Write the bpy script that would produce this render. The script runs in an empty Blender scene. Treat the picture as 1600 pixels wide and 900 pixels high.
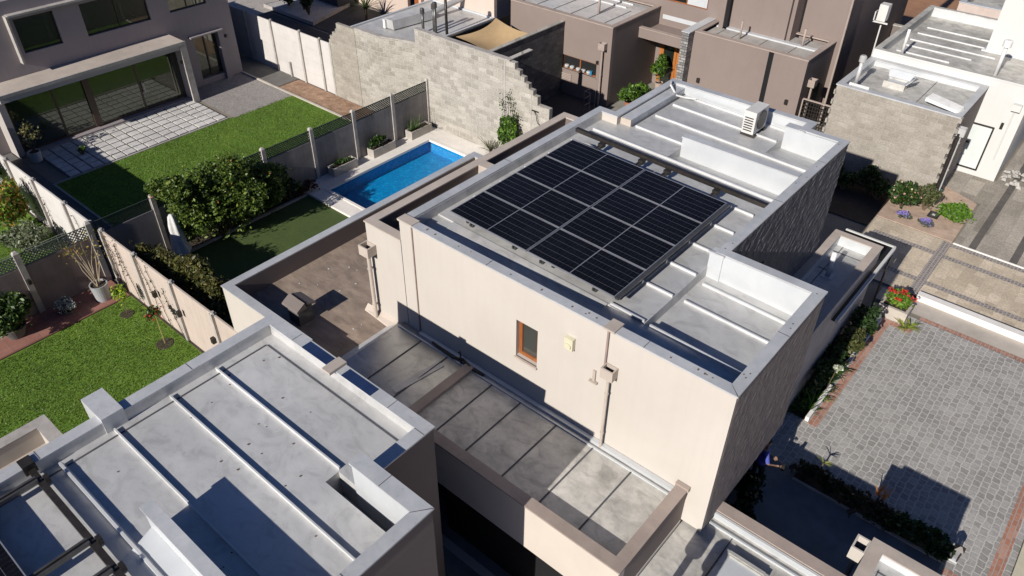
import bpy, bmesh, math, random
import numpy as np
from mathutils import Vector, Matrix
sc = bpy.context.scene
COL = sc.collection
RND = random.Random(11)

# ------------------------------------------------------------------ mesh builder
class MB:
    def __init__(s): s.v=[]; s.f=[]; s.c=None
    def quad(s,a,b,c,d):
        n=len(s.v); s.v+= [a,b,c,d]; s.f.append((n,n+1,n+2,n+3))
    def box(s,x0,x1,y0,y1,z0,z1):
        n=len(s.v)
        s.v+=[(x0,y0,z0),(x1,y0,z0),(x1,y1,z0),(x0,y1,z0),(x0,y0,z1),(x1,y0,z1),(x1,y1,z1),(x0,y1,z1)]
        s.f+=[(n,n+3,n+2,n+1),(n+4,n+5,n+6,n+7),(n,n+1,n+5,n+4),(n+1,n+2,n+6,n+5),(n+2,n+3,n+7,n+6),(n+3,n,n+4,n+7)]
        return s
    def prism(s,poly,z0,z1):
        n=len(s.v); k=len(poly)
        s.v+=[(x,y,z0) for x,y in poly]+[(x,y,z1) for x,y in poly]
        s.f.append(tuple(n+k+i for i in range(k))); s.f.append(tuple(n+k-1-i for i in range(k)))
        for i in range(k):
            j=(i+1)%k; s.f.append((n+i,n+j,n+k+j,n+k+i))
        return s
    def ring(s,po,pi,z0,z1):
        n=len(s.v); k=len(po)
        s.v+=[(x,y,z0) for x,y in po]+[(x,y,z1) for x,y in po]+[(x,y,z0) for x,y in pi]+[(x,y,z1) for x,y in pi]
        for i in range(k):
            j=(i+1)%k
            s.f.append((n+i,n+j,n+k+j,n+k+i))
            s.f.append((n+2*k+j,n+2*k+i,n+3*k+i,n+3*k+j))
            s.f.append((n+k+i,n+k+j,n+3*k+j,n+3*k+i))
            s.f.append((n+j,n+i,n+2*k+i,n+2*k+j))
        return s
    def hexa(s,pts):   # 8 points: bottom 4, top 4
        n=len(s.v); s.v+=list(pts)
        s.f+=[(n,n+3,n+2,n+1),(n+4,n+5,n+6,n+7),(n,n+1,n+5,n+4),(n+1,n+2,n+6,n+5),(n+2,n+3,n+7,n+6),(n+3,n,n+4,n+7)]
        return s
    def tube(s,pts,rad,n=8,caps=True):
        pts=[Vector(p) for p in pts]
        if not isinstance(rad,(list,tuple)): rad=[rad]*len(pts)
        base=len(s.v); up=Vector((0,0,1))
        for i,p in enumerate(pts):
            d=(pts[min(i+1,len(pts)-1)]-pts[max(i-1,0)])
            d.normalize()
            a=d.cross(up)
            if a.length<1e-3: a=Vector((1,0,0))
            a.normalize(); b=a.cross(d).normalized()
            for k in range(n):
                t=2*math.pi*k/n; q=p+(a*math.cos(t)+b*math.sin(t))*rad[i]; s.v.append(tuple(q))
        for i in range(len(pts)-1):
            for k in range(n):
                k2=(k+1)%n
                s.f.append((base+i*n+k,base+i*n+k2,base+(i+1)*n+k2,base+(i+1)*n+k))
        if caps:
            s.f.append(tuple(base+k for k in range(n))[::-1])
            s.f.append(tuple(base+(len(pts)-1)*n+k for k in range(n)))
        return s
    def lathe(s,prof,cx,cy,n=20):   # prof: (r,z) list
        base=len(s.v)
        for r,z in prof:
            for k in range(n):
                t=2*math.pi*k/n; s.v.append((cx+r*math.cos(t),cy+r*math.sin(t),z))
        for i in range(len(prof)-1):
            for k in range(n):
                k2=(k+1)%n; s.f.append((base+i*n+k,base+i*n+k2,base+(i+1)*n+k2,base+(i+1)*n+k))
        return s
    def wall(s,axis,c,ci,a0,a1,z0,z1,holes=()):
        # slab with outer face at c and inner face at ci, running along x ('x') or y ('y')
        A=sorted({a0,a1,*[h[0] for h in holes],*[h[1] for h in holes]}); Z=sorted({z0,z1,*[h[2] for h in holes],*[h[3] for h in holes]})
        P=(lambda a,d,z:(a,d,z)) if axis=='x' else (lambda a,d,z:(d,a,z))
        inh=lambda a,z:any(h[0]<a<h[1] and h[2]<z<h[3] for h in holes)
        for i in range(len(A)-1):
            for j in range(len(Z)-1):
                am=(A[i]+A[i+1])/2; zm=(Z[j]+Z[j+1])/2
                if inh(am,zm): continue
                for d in (c,ci):
                    s.quad(P(A[i],d,Z[j]),P(A[i+1],d,Z[j]),P(A[i+1],d,Z[j+1]),P(A[i],d,Z[j+1]))
        for h in list(holes)+[(a0,a1,z0,z1)]:
            s.quad(P(h[0],c,h[2]),P(h[1],c,h[2]),P(h[1],ci,h[2]),P(h[0],ci,h[2]))
            s.quad(P(h[0],c,h[3]),P(h[1],c,h[3]),P(h[1],ci,h[3]),P(h[0],ci,h[3]))
            s.quad(P(h[0],c,h[2]),P(h[0],c,h[3]),P(h[0],ci,h[3]),P(h[0],ci,h[2]))
            s.quad(P(h[1],c,h[2]),P(h[1],c,h[3]),P(h[1],ci,h[3]),P(h[1],ci,h[2]))
        return s
    def build(s,name,mat,parent=None,label=None,smooth=False,fix=True,kind=None):
        me=bpy.data.meshes.new(name)
        off=Vector((0,0,0))
        if parent is not None:
            q=parent
            while q is not None: off+=q.location; q=q.parent
        v=[(a-off.x,b-off.y,c-off.z) for a,b,c in s.v]
        me.from_pydata(v,[],s.f)
        if fix:
            bm=bmesh.new(); bm.from_mesh(me); bmesh.ops.recalc_face_normals(bm,faces=bm.faces); bm.to_mesh(me); bm.free()
        if isinstance(mat,(list,tuple)):
            for m in mat: me.materials.append(m)
        else: me.materials.append(mat)
        if smooth:
            for p in me.polygons: p.use_smooth=True
        o=bpy.data.objects.new(name,me); COL.objects.link(o)
        if parent is not None: o.parent=parent
        if label: o['label']=label
        if kind: o['kind']=kind
        return o

def parts(name,m,parent,boxes):
    for b in boxes: MB().box(*b).build(name,m,parent)
def inset(poly,d):
    n=len(poly); out=[]
    for i in range(n):
        p0=Vector(poly[i-1]); p=Vector(poly[i]); p1=Vector(poly[(i+1)%n])
        e0=(p-p0).normalized(); e1=(p1-p).normalized()
        n0=Vector((-e0.y,e0.x)); n1=Vector((-e1.y,e1.x))
        if abs(e0.dot(e1))>0.999: q=p+n0*d
        else: q=p+(n0+n1)*d/(1+n0.dot(n1))
        out.append((q.x,q.y))
    return out

def tag(o,label,cat,group=None,kind=None):
    if label: o['label']=label
    if cat: o['category']=cat
    if group: o['group']=group
    if kind: o['kind']=kind
    return o
def thing(name,loc,label,cat,group=None):
    o=bpy.data.objects.new(name,None); COL.objects.link(o); o.location=loc; o.empty_display_size=.2
    return tag(o,label,cat,group)
def copy_tree(o,parent=None):
    c=o.copy(); COL.objects.link(c); c.parent=parent
    for ch in list(o.children): copy_tree(ch,c)
    return c
def struct(name,mb,mat,fix=True):
    o=mb.build(name,mat,fix=fix); o['kind']='structure'; return o

# ------------------------------------------------------------------ materials
def _new(name):
    m=bpy.data.materials.new(name); m.use_nodes=True; nt=m.node_tree; nt.nodes.clear()
    out=nt.nodes.new('ShaderNodeOutputMaterial'); b=nt.nodes.new('ShaderNodeBsdfPrincipled')
    nt.links.new(b.outputs[0],out.inputs[0]); return m,nt,b
def N(nt,t,**k):
    n=nt.nodes.new(t)
    for a,v in k.items(): setattr(n,a,v)
    return n
def coords(nt,scale=(1,1,1),swap=None,obj=False):
    if obj:
        g=N(nt,'ShaderNodeTexCoord').outputs['Object']
    else: g=N(nt,'ShaderNodeNewGeometry').outputs['Position']
    if swap:
        sp=N(nt,'ShaderNodeSeparateXYZ'); cb=N(nt,'ShaderNodeCombineXYZ'); nt.links.new(g,sp.inputs[0])
        if swap=='wall':   # (x+y, z)
            ad=N(nt,'ShaderNodeMath',operation='ADD'); nt.links.new(sp.outputs[0],ad.inputs[0]); nt.links.new(sp.outputs[1],ad.inputs[1])
            nt.links.new(ad.outputs[0],cb.inputs[0]); nt.links.new(sp.outputs[2],cb.inputs[1])
        elif swap=='yx':
            nt.links.new(sp.outputs[1],cb.inputs[0]); nt.links.new(sp.outputs[0],cb.inputs[1])
        g=cb.outputs[0]
    m=N(nt,'ShaderNodeMapping'); m.inputs['Scale'].default_value=scale; nt.links.new(g,m.inputs[0]); return m.outputs[0]
def noise(nt,co,scale,detail=5,rough=.6,dist=0):
    n=N(nt,'ShaderNodeTexNoise'); n.inputs['Scale'].default_value=scale; n.inputs['Detail'].default_value=detail
    n.inputs['Roughness'].default_value=rough; n.inputs['Distortion'].default_value=dist; nt.links.new(co,n.inputs['Vector']); return n.outputs['Fac']
def ramp(nt,fac,stops):
    r=N(nt,'ShaderNodeValToRGB'); e=r.color_ramp.elements
    while len(e)<len(stops): e.new(.5)
    for i,(p,c) in enumerate(stops):
        e[i].position=p; e[i].color=(*c,1) if len(c)==3 else c
    nt.links.new(fac,r.inputs[0]); return r.outputs[0]
def mix(nt,a,b,fac,mode='MIX'):
    m=N(nt,'ShaderNodeMix',data_type='RGBA',blend_type=mode)
    for s,v in ((6,a),(7,b),(0,fac)):
        if isinstance(v,(int,float)): m.inputs[s].default_value=v
        elif isinstance(v,tuple): m.inputs[s].default_value=(*v,1)
        else: nt.links.new(v,m.inputs[s])
    return m.outputs[2]
def bump(nt,b,h,strength,dist):
    n=N(nt,'ShaderNodeBump'); n.inputs['Strength'].default_value=strength; n.inputs['Distance'].default_value=dist
    nt.links.new(h,n.inputs['Height']); nt.links.new(n.outputs[0],b.inputs['Normal'])
def mat(name,c1,c2=None,scale=2.5,rough=.85,metal=0,bs=0,bd=.01,bscale=60,stretch=(1,1,1),big=.12,spec=None,lo=.35,hi=.65,streak=0,grime=0,stain=0):
    m,nt,b=_new(name); co=coords(nt,stretch)
    c2=c2 or tuple(x*.82 for x in c1)
    col=ramp(nt,noise(nt,co,scale,7,.62,.3),[(lo,c1),(hi,c2)])
    if big:
        f=ramp(nt,noise(nt,co,scale*.16,3,.5),[(.3,(1-big,)*3),(.7,(1+big,)*3)])
        col=mix(nt,col,f,1.0,'MULTIPLY')
    if streak:   # vertical rain streaks on walls
        cs=coords(nt,(1,1,.06)); f=ramp(nt,noise(nt,cs,9,4,.6),[(.45,(1,1,1)),(.75,(1-streak,)*3)]); col=mix(nt,col,f,1.0,'MULTIPLY')
    if stain:
        f=ramp(nt,noise(nt,coords(nt,(1,1.5,1)),1.7,9,.62,1.6),[(.34,(1-stain,)*3),(.50,(1,1,1)),(.66,(1+stain*.3,)*3)]); col=mix(nt,col,f,1.0,'MULTIPLY')
        f=ramp(nt,noise(nt,coords(nt),38,2,.5),[(.74,(1,1,1)),(.78,(.45,)*3)]); col=mix(nt,col,f,1.0,'MULTIPLY')
    if grime:
        f=ramp(nt,noise(nt,coords(nt),14,8,.75),[(.56,(1,1,1)),(.72,(1-grime,)*3)]); col=mix(nt,col,f,1.0,'MULTIPLY')
    nt.links.new(col,b.inputs['Base Color']); b.inputs['Roughness'].default_value=rough; b.inputs['Metallic'].default_value=metal
    if spec is not None: b.inputs['Specular IOR Level'].default_value=spec
    if bs: bump(nt,b,noise(nt,co,bscale,4,.6),bs,bd)
    return m
def brick(name,c1,c2,mortar,w,h,ms=.012,swap='wall',scale=1,rough=.9,bs=.6,bd=.01,offset=.5,warp=.0,c3=None,mix3=.4,squash=1,nvar=.25,smooth=.1):
    m,nt,b=_new(name); co=coords(nt,(1,1,1),swap)
    if warp:
        nz=N(nt,'ShaderNodeTexNoise'); nz.inputs['Scale'].default_value=3.3; nt.links.new(co,nz.inputs['Vector'])
        v1=N(nt,'ShaderNodeVectorMath',operation='SUBTRACT'); v1.inputs[1].default_value=(.5,.5,.5); nt.links.new(nz.outputs['Color'],v1.inputs[0])
        v2=N(nt,'ShaderNodeVectorMath',operation='SCALE'); v2.inputs['Scale'].default_value=warp; nt.links.new(v1.outputs[0],v2.inputs[0])
        v3=N(nt,'ShaderNodeVectorMath',operation='ADD'); nt.links.new(co,v3.inputs[0]); nt.links.new(v2.outputs[0],v3.inputs[1]); co=v3.outputs[0]
    t=N(nt,'ShaderNodeTexBrick'); t.offset=offset; t.inputs['Scale'].default_value=scale
    t.inputs['Brick Width'].default_value=w; t.inputs['Row Height'].default_value=h; t.inputs['Mortar Size'].default_value=ms
    t.inputs['Mortar Smooth'].default_value=smooth; t.inputs['Bias'].default_value=0
    t.inputs['Color1'].default_value=(0,0,0,1); t.inputs['Color2'].default_value=(1,1,1,1); t.inputs['Mortar'].default_value=(.5,.5,.5,1)
    nt.links.new(co,t.inputs['Vector'])
    pos=coords(nt)
    stops=[(0,c1),(1,c2)] if not c3 else [(0,c1),(.5,c3),(1,c2)]
    col=ramp(nt,t.outputs['Color'],stops)
    nf=ramp(nt,noise(nt,pos,16,8,.7),[(.25,(1-nvar,)*3),(.75,(1+nvar*.6,)*3)]); col=mix(nt,col,nf,1.0,'MULTIPLY')
    nb=ramp(nt,noise(nt,pos,.55,6,.65,.6),[(.3,(.80,)*3),(.7,(1.12,)*3)]); col=mix(nt,col,nb,1.0,'MULTIPLY')
    mo=mix(nt,mortar,tuple(x*.7 for x in mortar),noise(nt,pos,5,5,.7))
    col=mix(nt,col,mo,t.outputs['Fac'])
    nt.links.new(col,b.inputs['Base Color']); b.inputs['Roughness'].default_value=rough
    inv=N(nt,'ShaderNodeMath',operation='SUBTRACT'); inv.inputs[0].default_value=1; nt.links.new(t.outputs['Fac'],inv.inputs[1])
    ad=N(nt,'ShaderNodeMath',operation='MULTIPLY_ADD'); ad.inputs[1].default_value=.5; nt.links.new(noise(nt,pos,30,5,.7),ad.inputs[0]); nt.links.new(inv.outputs[0],ad.inputs[2])
    bump(nt,b,ad.outputs[0],bs,bd); return m
def glassy(name,c,rough=.05,refl=.35,tint=(.8,.85,.85)):
    m=bpy.data.materials.new(name); m.use_nodes=True; nt=m.node_tree; nt.nodes.clear()
    out=N(nt,'ShaderNodeOutputMaterial'); d=N(nt,'ShaderNodeBsdfPrincipled'); g=N(nt,'ShaderNodeBsdfGlossy'); mx=N(nt,'ShaderNodeMixShader')
    lw=N(nt,'ShaderNodeLayerWeight'); lw.inputs['Blend'].default_value=.35
    d.inputs['Base Color'].default_value=(*c,1); d.inputs['Roughness'].default_value=.3
    g.inputs['Color'].default_value=(*tint,1); g.inputs['Roughness'].default_value=rough
    ma=N(nt,'ShaderNodeMath',operation='MULTIPLY_ADD'); ma.inputs[1].default_value=.6; ma.inputs[2].default_value=refl; ma.use_clamp=True
    nt.links.new(lw.outputs['Fresnel'],ma.inputs[0]); nt.links.new(ma.outputs[0],mx.inputs[0])
    nt.links.new(d.outputs[0],mx.inputs[1]); nt.links.new(g.outputs[0],mx.inputs[2]); nt.links.new(mx.outputs[0],out.inputs[0]); return m
def leafmat(name,rough=.5,trans=.25):
    m,nt,b=_new(name); a=N(nt,'ShaderNodeAttribute'); a.attribute_name='Col'
    nt.links.new(a.outputs['Color'],b.inputs['Base Color']); b.inputs['Roughness'].default_value=rough
    tr=N(nt,'ShaderNodeBsdfTranslucent'); nt.links.new(a.outputs['Color'],tr.inputs[0]); mx=N(nt,'ShaderNodeMixShader'); mx.inputs[0].default_value=trans
    out=[n for n in nt.nodes if n.type=='OUTPUT_MATERIAL'][0]
    nt.links.new(b.outputs[0],mx.inputs[1]); nt.links.new(tr.outputs[0],mx.inputs[2]); nt.links.new(mx.outputs[0],out.inputs[0]); return m

cream=mat('cream_render',(.59,.538,.478),(.563,.512,.452),scale=.9,bs=.2,bd=.005,bscale=110,streak=.03,big=.05)
cream_cap=mat('cream_cap',(.55,.47,.40),(.48,.41,.35),scale=3,grime=.15)
tan_cap=mat('tan_cap',(.42,.34,.29),(.36,.29,.25),scale=3,grime=.2)
zinc=mat('zinc_sheet',(.68,.665,.64),(.515,.515,.505),scale=1.6,rough=.48,metal=.2,big=.14,grime=.12,bs=.12,bd=.01,bscale=5,lo=.25,hi=.8,stain=.17)
zinc_warm=mat('zinc_sheet_weathered',(.70,.67,.61),(.44,.425,.39),scale=2.2,rough=.6,metal=.15,big=.2,grime=.25,bs=.1,bd=.01,bscale=5,lo=.3,hi=.7,stain=.28)
coping=mat('coping_metal',(.61,.61,.61),(.52,.53,.54),scale=4,rough=.45,metal=.15,grime=.25)
flash=mat('pale_flashing',(.66,.675,.68),(.60,.62,.63),scale=2,rough=.42,metal=.15,big=.05)
rib=mat('standing_seam_metal',(.74,.74,.73),(.68,.68,.68),scale=6,rough=.35,metal=.2)  # paler than the sheets: white highlights of the ribs put into the colour
dark_rib=mat('dark_seam',(.10,.10,.11),scale=8)
zinc_shiny=mat('zinc_sheet_reflective',(.50,.50,.50),(.38,.385,.39),scale=1.6,rough=.33,metal=.75,big=.14,grime=.15,bs=.1,bd=.01,bscale=4,stain=.2)
navy_m=mat('navy_patch',(.014,.03,.09),(.02,.04,.11),scale=5,rough=.5)
brown_wall=mat('taupe_render',(.262,.206,.18),(.248,.195,.171),scale=1.3,bs=.15,bd=.004,bscale=140,streak=.03,big=.04)
taupe_dark=mat('dark_taupe_render',(.20,.165,.15),(.18,.15,.135),scale=1.3,big=.05)
mauve=mat('mauve_render',(.34,.30,.30),(.32,.28,.285),scale=1.2,bs=.15,bd=.004,bscale=140,streak=.06,big=.05)
white_r=mat('white_render',(.66,.65,.62),(.64,.63,.60),scale=1.2,bs=.1,bd=.004,bscale=120,streak=.03,big=.02)
rustic=mat('terrace_membrane',(.37,.285,.22),(.23,.175,.138),scale=2.2,rough=.9,big=.15,grime=.3,stretch=(1,2.2,1),bs=.3,bd=.01,bscale=18)
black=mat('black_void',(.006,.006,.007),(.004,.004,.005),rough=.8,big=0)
darkmetal=mat('dark_bronze_metal',(.055,.048,.042),(.035,.03,.028),scale=9,rough=.45,metal=.4)
alu=mat('aluminium_rail',(.16,.155,.15),(.12,.115,.11),scale=9,rough=.4,metal=.6)
silver=mat('silver_frame',(.44,.44,.46),(.38,.38,.40),scale=9,rough=.35,metal=.5)
wood=mat('stained_wood',(.36,.12,.035),(.26,.08,.022),scale=3,rough=.5,stretch=(6,6,.6))
door_wood=mat('honey_wood',(.50,.19,.05),(.36,.125,.03),scale=3,rough=.45,stretch=(8,8,.5))
glass_dark=glassy('window_glass_dark',(.012,.018,.015),.02,.10,(.75,.82,.78))
glass_grey=glassy('window_glass_grey',(.06,.06,.05),.1,.12)
glass_big=glassy('sliding_door_glass',(.010,.016,.010),.015,.10,(.75,.80,.70))
conc_white=mat('white_concrete_panel',(.66,.62,.58),(.60,.565,.53),scale=2.0,bs=.3,bd=.006,bscale=30,streak=.05,big=.06,grime=.08)
conc_beige=mat('beige_concrete_panel',(.60,.50,.425),(.56,.465,.395),scale=2.0,bs=.2,bd=.006,bscale=30,streak=.12,big=.06)
conc_grey=mat('grey_concrete_panel',(.30,.27,.25),(.215,.195,.185),scale=2.2,bs=.3,bd=.006,bscale=25,streak=.2,big=.12,grime=.2)
conc_post=mat('concrete_post',(.50,.46,.42),(.38,.35,.32),scale=5,grime=.25)
trellis_m=mat('dark_trellis',(.05,.065,.055),(.035,.05,.04),scale=9,rough=.6)
blocks=brick('concrete_block_wall',(.36,.33,.28),(.54,.50,.435),(.64,.60,.54),.40,.20,.012,c3=(.46,.425,.365),bs=.9,bd=.016,nvar=.42,warp=.012)
blocks2=brick('weathered_block_wall',(.35,.31,.26),(.44,.40,.34),(.47,.43,.37),.42,.20,.012,c3=(.39,.35,.295),bs=.7,bd=.012,nvar=.35,warp=.02)
blocks_dark=brick('rough_block_wall',(.085,.08,.08),(.17,.16,.155),(.12,.115,.11),.40,.20,.016,bs=1,bd=.03,nvar=.5)
stone_ledge=brick('stacked_stone',(.22,.21,.20),(.45,.43,.41),(.15,.14,.13),.3,.12,.012,bs=1,bd=.03,nvar=.4)
cobble=brick('granite_cobbles',(.34,.325,.30),(.47,.45,.42),(.66,.625,.575),.21,.175,.016,swap='yx',bs=.7,bd=.012,warp=.13,nvar=.35,c3=(.40,.38,.355),smooth=.4,squash=1)
red_brick=brick('red_paver',(.40,.21,.16),(.56,.33,.25),(.48,.42,.37),.22,.11,.01,swap='yx',bs=.5,bd=.008,c3=(.48,.21,.13),nvar=.3)
red_floor=brick('red_tile_floor',(.30,.13,.10),(.38,.18,.14),(.25,.16,.13),.4,.4,.01,swap='yx',bs=.3,bd=.005,nvar=.25,offset=0)
cobble_line=brick('cobble_band',(.22,.19,.18),(.32,.28,.27),(.50,.45,.40),.13,.11,.016,swap='yx',bs=.7,bd=.01,warp=.03,nvar=.35,offset=.5)
tan_pave=brick('tan_stamped_concrete',(.56,.46,.34),(.74,.62,.47),(.55,.47,.36),.62,.34,.006,swap='yx',c3=(.66,.55,.41),bs=.35,bd=.008,nvar=.38,warp=.16)
grey_slab=brick('weathered_grey_slab',(.30,.265,.215),(.52,.46,.385),(.42,.38,.32),1.33,.55,.012,swap='yx',c3=(.42,.37,.31),bs=.3,bd=.008,nvar=.55,warp=.03)
dark_slab=mat('dark_slab_strip',(.10,.09,.08),(.14,.125,.11),scale=3,grime=.2)
pale_conc=mat('pale_concrete',(.55,.49,.42),(.47,.42,.36),scale=2.5,bs=.2,bd=.006,bscale=30,grime=.15)
white_conc=mat('white_kerb_paint',(.86,.82,.77),(.78,.74,.69),scale=3,grime=.1)
asphalt=mat('asphalt',(.07,.07,.072),(.05,.05,.052),scale=8,bs=.4,bd=.008,bscale=90)
dirt=mat('brown_soil',(.42,.27,.18),(.24,.145,.09),scale=2.6,bs=.8,bd=.04,bscale=9,grime=.3,big=.15)
orange_dirt=mat('orange_soil',(.42,.22,.12),(.33,.17,.09),scale=2,bs=.6,bd=.03,bscale=6)
dark_soil=mat('dark_soil',(.07,.05,.035),(.04,.03,.022),scale=8,bs=.8,bd=.03,bscale=30)
pink_bed=mat('pinkish_bed_paving',(.60,.44,.33),(.44,.32,.24),scale=2.4,bs=.5,bd=.015,bscale=12,grime=.3,stain=.15)
gravel_m=mat('grey_gravel',(.46,.42,.39),(.24,.22,.205),scale=24,bs=1,bd=.03,bscale=45,big=.08,lo=.4,hi=.6)
paver_m=mat('patio_paver',(.72,.69,.65),(.54,.52,.49),scale=4,bs=.15,bd=.004,bscale=60,grime=.12)
deck_m=mat('pool_deck_stone',(.90,.84,.76),(.82,.77,.70),scale=3,bs=.15,bd=.004,bscale=60,grime=.12)
lawn_m=mat('lawn_ground',(.15,.26,.025),(.09,.18,.016),scale=5,rough=.95,bs=.6,bd=.03,bscale=55,big=.15,lo=.3,hi=.7)
turf_m=mat('artificial_turf',(.085,.13,.03),(.065,.10,.024),scale=14,rough=.95,bs=.8,bd=.03,bscale=80,big=.08)
leaf=leafmat('leaf_material'); petal=leafmat('petal_material',.6,.15)
bark=mat('bark',(.17,.12,.08),(.10,.07,.05),scale=20)
terracotta=mat('terracotta',(.45,.16,.09),(.38,.13,.07),scale=6)
pot_white=mat('white_glazed_pot',(.62,.62,.60),(.55,.55,.53),scale=5,rough=.5)
fabric_white=mat('white_canvas',(.82,.81,.78),(.66,.65,.62),scale=4,bs=.2,bd=.01,bscale=20)
sail_m=mat('sand_shade_cloth',(.55,.38,.20),(.50,.345,.18),scale=6,big=.04)
ac_white=mat('ac_casing',(.70,.68,.64),(.62,.60,.56),scale=5,rough=.5,grime=.1)
ivory=mat('ivory_plastic',(.68,.64,.46),(.62,.58,.42),scale=5,rough=.5)
# ------------------------------------------------------------------ foliage helpers
def leaves_mesh(name,pts,size,cols,parent=None,material=None,elong=1.6,up=.35,seed=0,jit=.4,label=None,flat=False,dirs=None):
    r=np.random.default_rng(seed); pts=np.asarray(pts,float); n=len(pts)
    off=np.zeros(3); q=parent
    while q is not None: off+=np.array(q.location); q=q.parent
    a=r.normal(size=(n,3)) if dirs is None else np.asarray(dirs,float)+r.normal(size=(n,3))*.12
    if flat: a[:,2]*=.25
    a/=np.linalg.norm(a,axis=1)[:,None]+1e-9
    nb=r.normal(size=(n,3)); nb[:,2]+=up*2
    b=np.cross(a,nb); b/=np.linalg.norm(b,axis=1)[:,None]+1e-9
    s=size*(1+r.uniform(-jit,jit,n))[:,None]
    A=a*s*elong*.5; B=b*s*.5
    nn=np.cross(a,b)*s*.12
    v=np.stack([pts-A,pts+B*.9+nn,pts+A,pts-B*.9+nn],1).reshape(-1,3)-off
    me=bpy.data.meshes.new(name)
    me.vertices.add(4*n); me.vertices.foreach_set('co',v.ravel())
    me.loops.add(4*n); me.loops.foreach_set('vertex_index',np.arange(4*n,dtype=np.int32))
    me.polygons.add(n); me.polygons.foreach_set('loop_start',np.arange(0,4*n,4,dtype=np.int32)); me.polygons.foreach_set('loop_total',np.full(n,4,dtype=np.int32))
    me.update()
    c=np.asarray(cols,float)[r.integers(0,len(cols),n)]*(r.uniform(.7,1.25,n)[:,None])
    ca=me.color_attributes.new('Col','FLOAT_COLOR','CORNER')
    cc=np.ones((4*n,4)); cc[:,:3]=np.repeat(c,4,axis=0); ca.data.foreach_set('color',cc.ravel())
    me.materials.append(material or leaf)
    o=bpy.data.objects.new(name,me); COL.objects.link(o)
    if parent is not None: o.parent=parent
    if label: o['label']=label
    return o
def clumps(center,rad,n,k=14,seed=0,clump=.42,inner=.25,zmin=None):
    """points spread in lumps over an ellipsoid, with gaps between the lumps"""
    r=np.random.default_rng(seed); c=np.array(center); R=np.array(rad)
    d=r.normal(size=(k,3)); d/=np.linalg.norm(d,axis=1)[:,None]; d[:,2]=np.abs(d[:,2])*.9-.15
    rr=r.uniform(.5,1,k)[:,None]; cc=c+d*R*rr
    w=r.integers(0,k,n); off=r.normal(size=(n,3)); off/=np.linalg.norm(off,axis=1)[:,None]
    p=cc[w]+off*(r.uniform(.35,1,n)[:,None]**.6)*R*clump*r.uniform(.7,1.15,k)[w][:,None]
    m=r.random(n)<inner; p[m]=c+(r.normal(size=(m.sum(),3))*.33)*R
    if zmin is not None: p=p[p[:,2]>zmin]
    return p
def stems(mb,base,tips,r0=.03,r1=.008,seed=0):
    rr=random.Random(seed); b=Vector(base)
    for t in tips:
        t=Vector(t); m=b.lerp(t,.5)+Vector((rr.uniform(-.08,.08),rr.uniform(-.08,.08),rr.uniform(0,.1)))
        mb.tube([b,m,t],[r0,(r0+r1)/2,r1],5)
def shrub(name,base,rad,h,n,size,cols,label,cat='shrub',seed=0,k=12,group=None,elong=1.5,flowers=None,stemtop=.5,clump=.42):
    """base (x,y,z); rad (rx,ry); crown of leaf clumps above a short branching stem"""
    t=thing(name,base,label,cat,group)
    c=(base[0],base[1],base[2]+h*.55)
    pts=clumps(c,(rad[0],rad[1],h*.5),n,k,seed,clump,zmin=base[2]+.02)
    leaves_mesh('foliage',pts,size,cols,t,seed=seed,elong=elong)
    mb=MB(); rr=random.Random(seed)
    stems(mb,base,[(base[0]+rr.uniform(-.6,.6)*rad[0],base[1]+rr.uniform(-.6,.6)*rad[1],base[2]+h*rr.uniform(.5,.85)) for _ in range(6)],.025+.01*h,.006,seed)
    mb.build('stem',bark,t)
    if flowers:
        fc,fn,fs=flowers; r=np.random.default_rng(seed+5)
        top=pts[(pts[:,2]>c[2]-h*.15)]; top=top[r.integers(0,len(top),fn)]+r.normal(size=(fn,3))*.03; top[:,2]+=.03
        leaves_mesh('flowers',top,fs,fc,t,petal,1.1,seed=seed+9)
    return t
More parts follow.
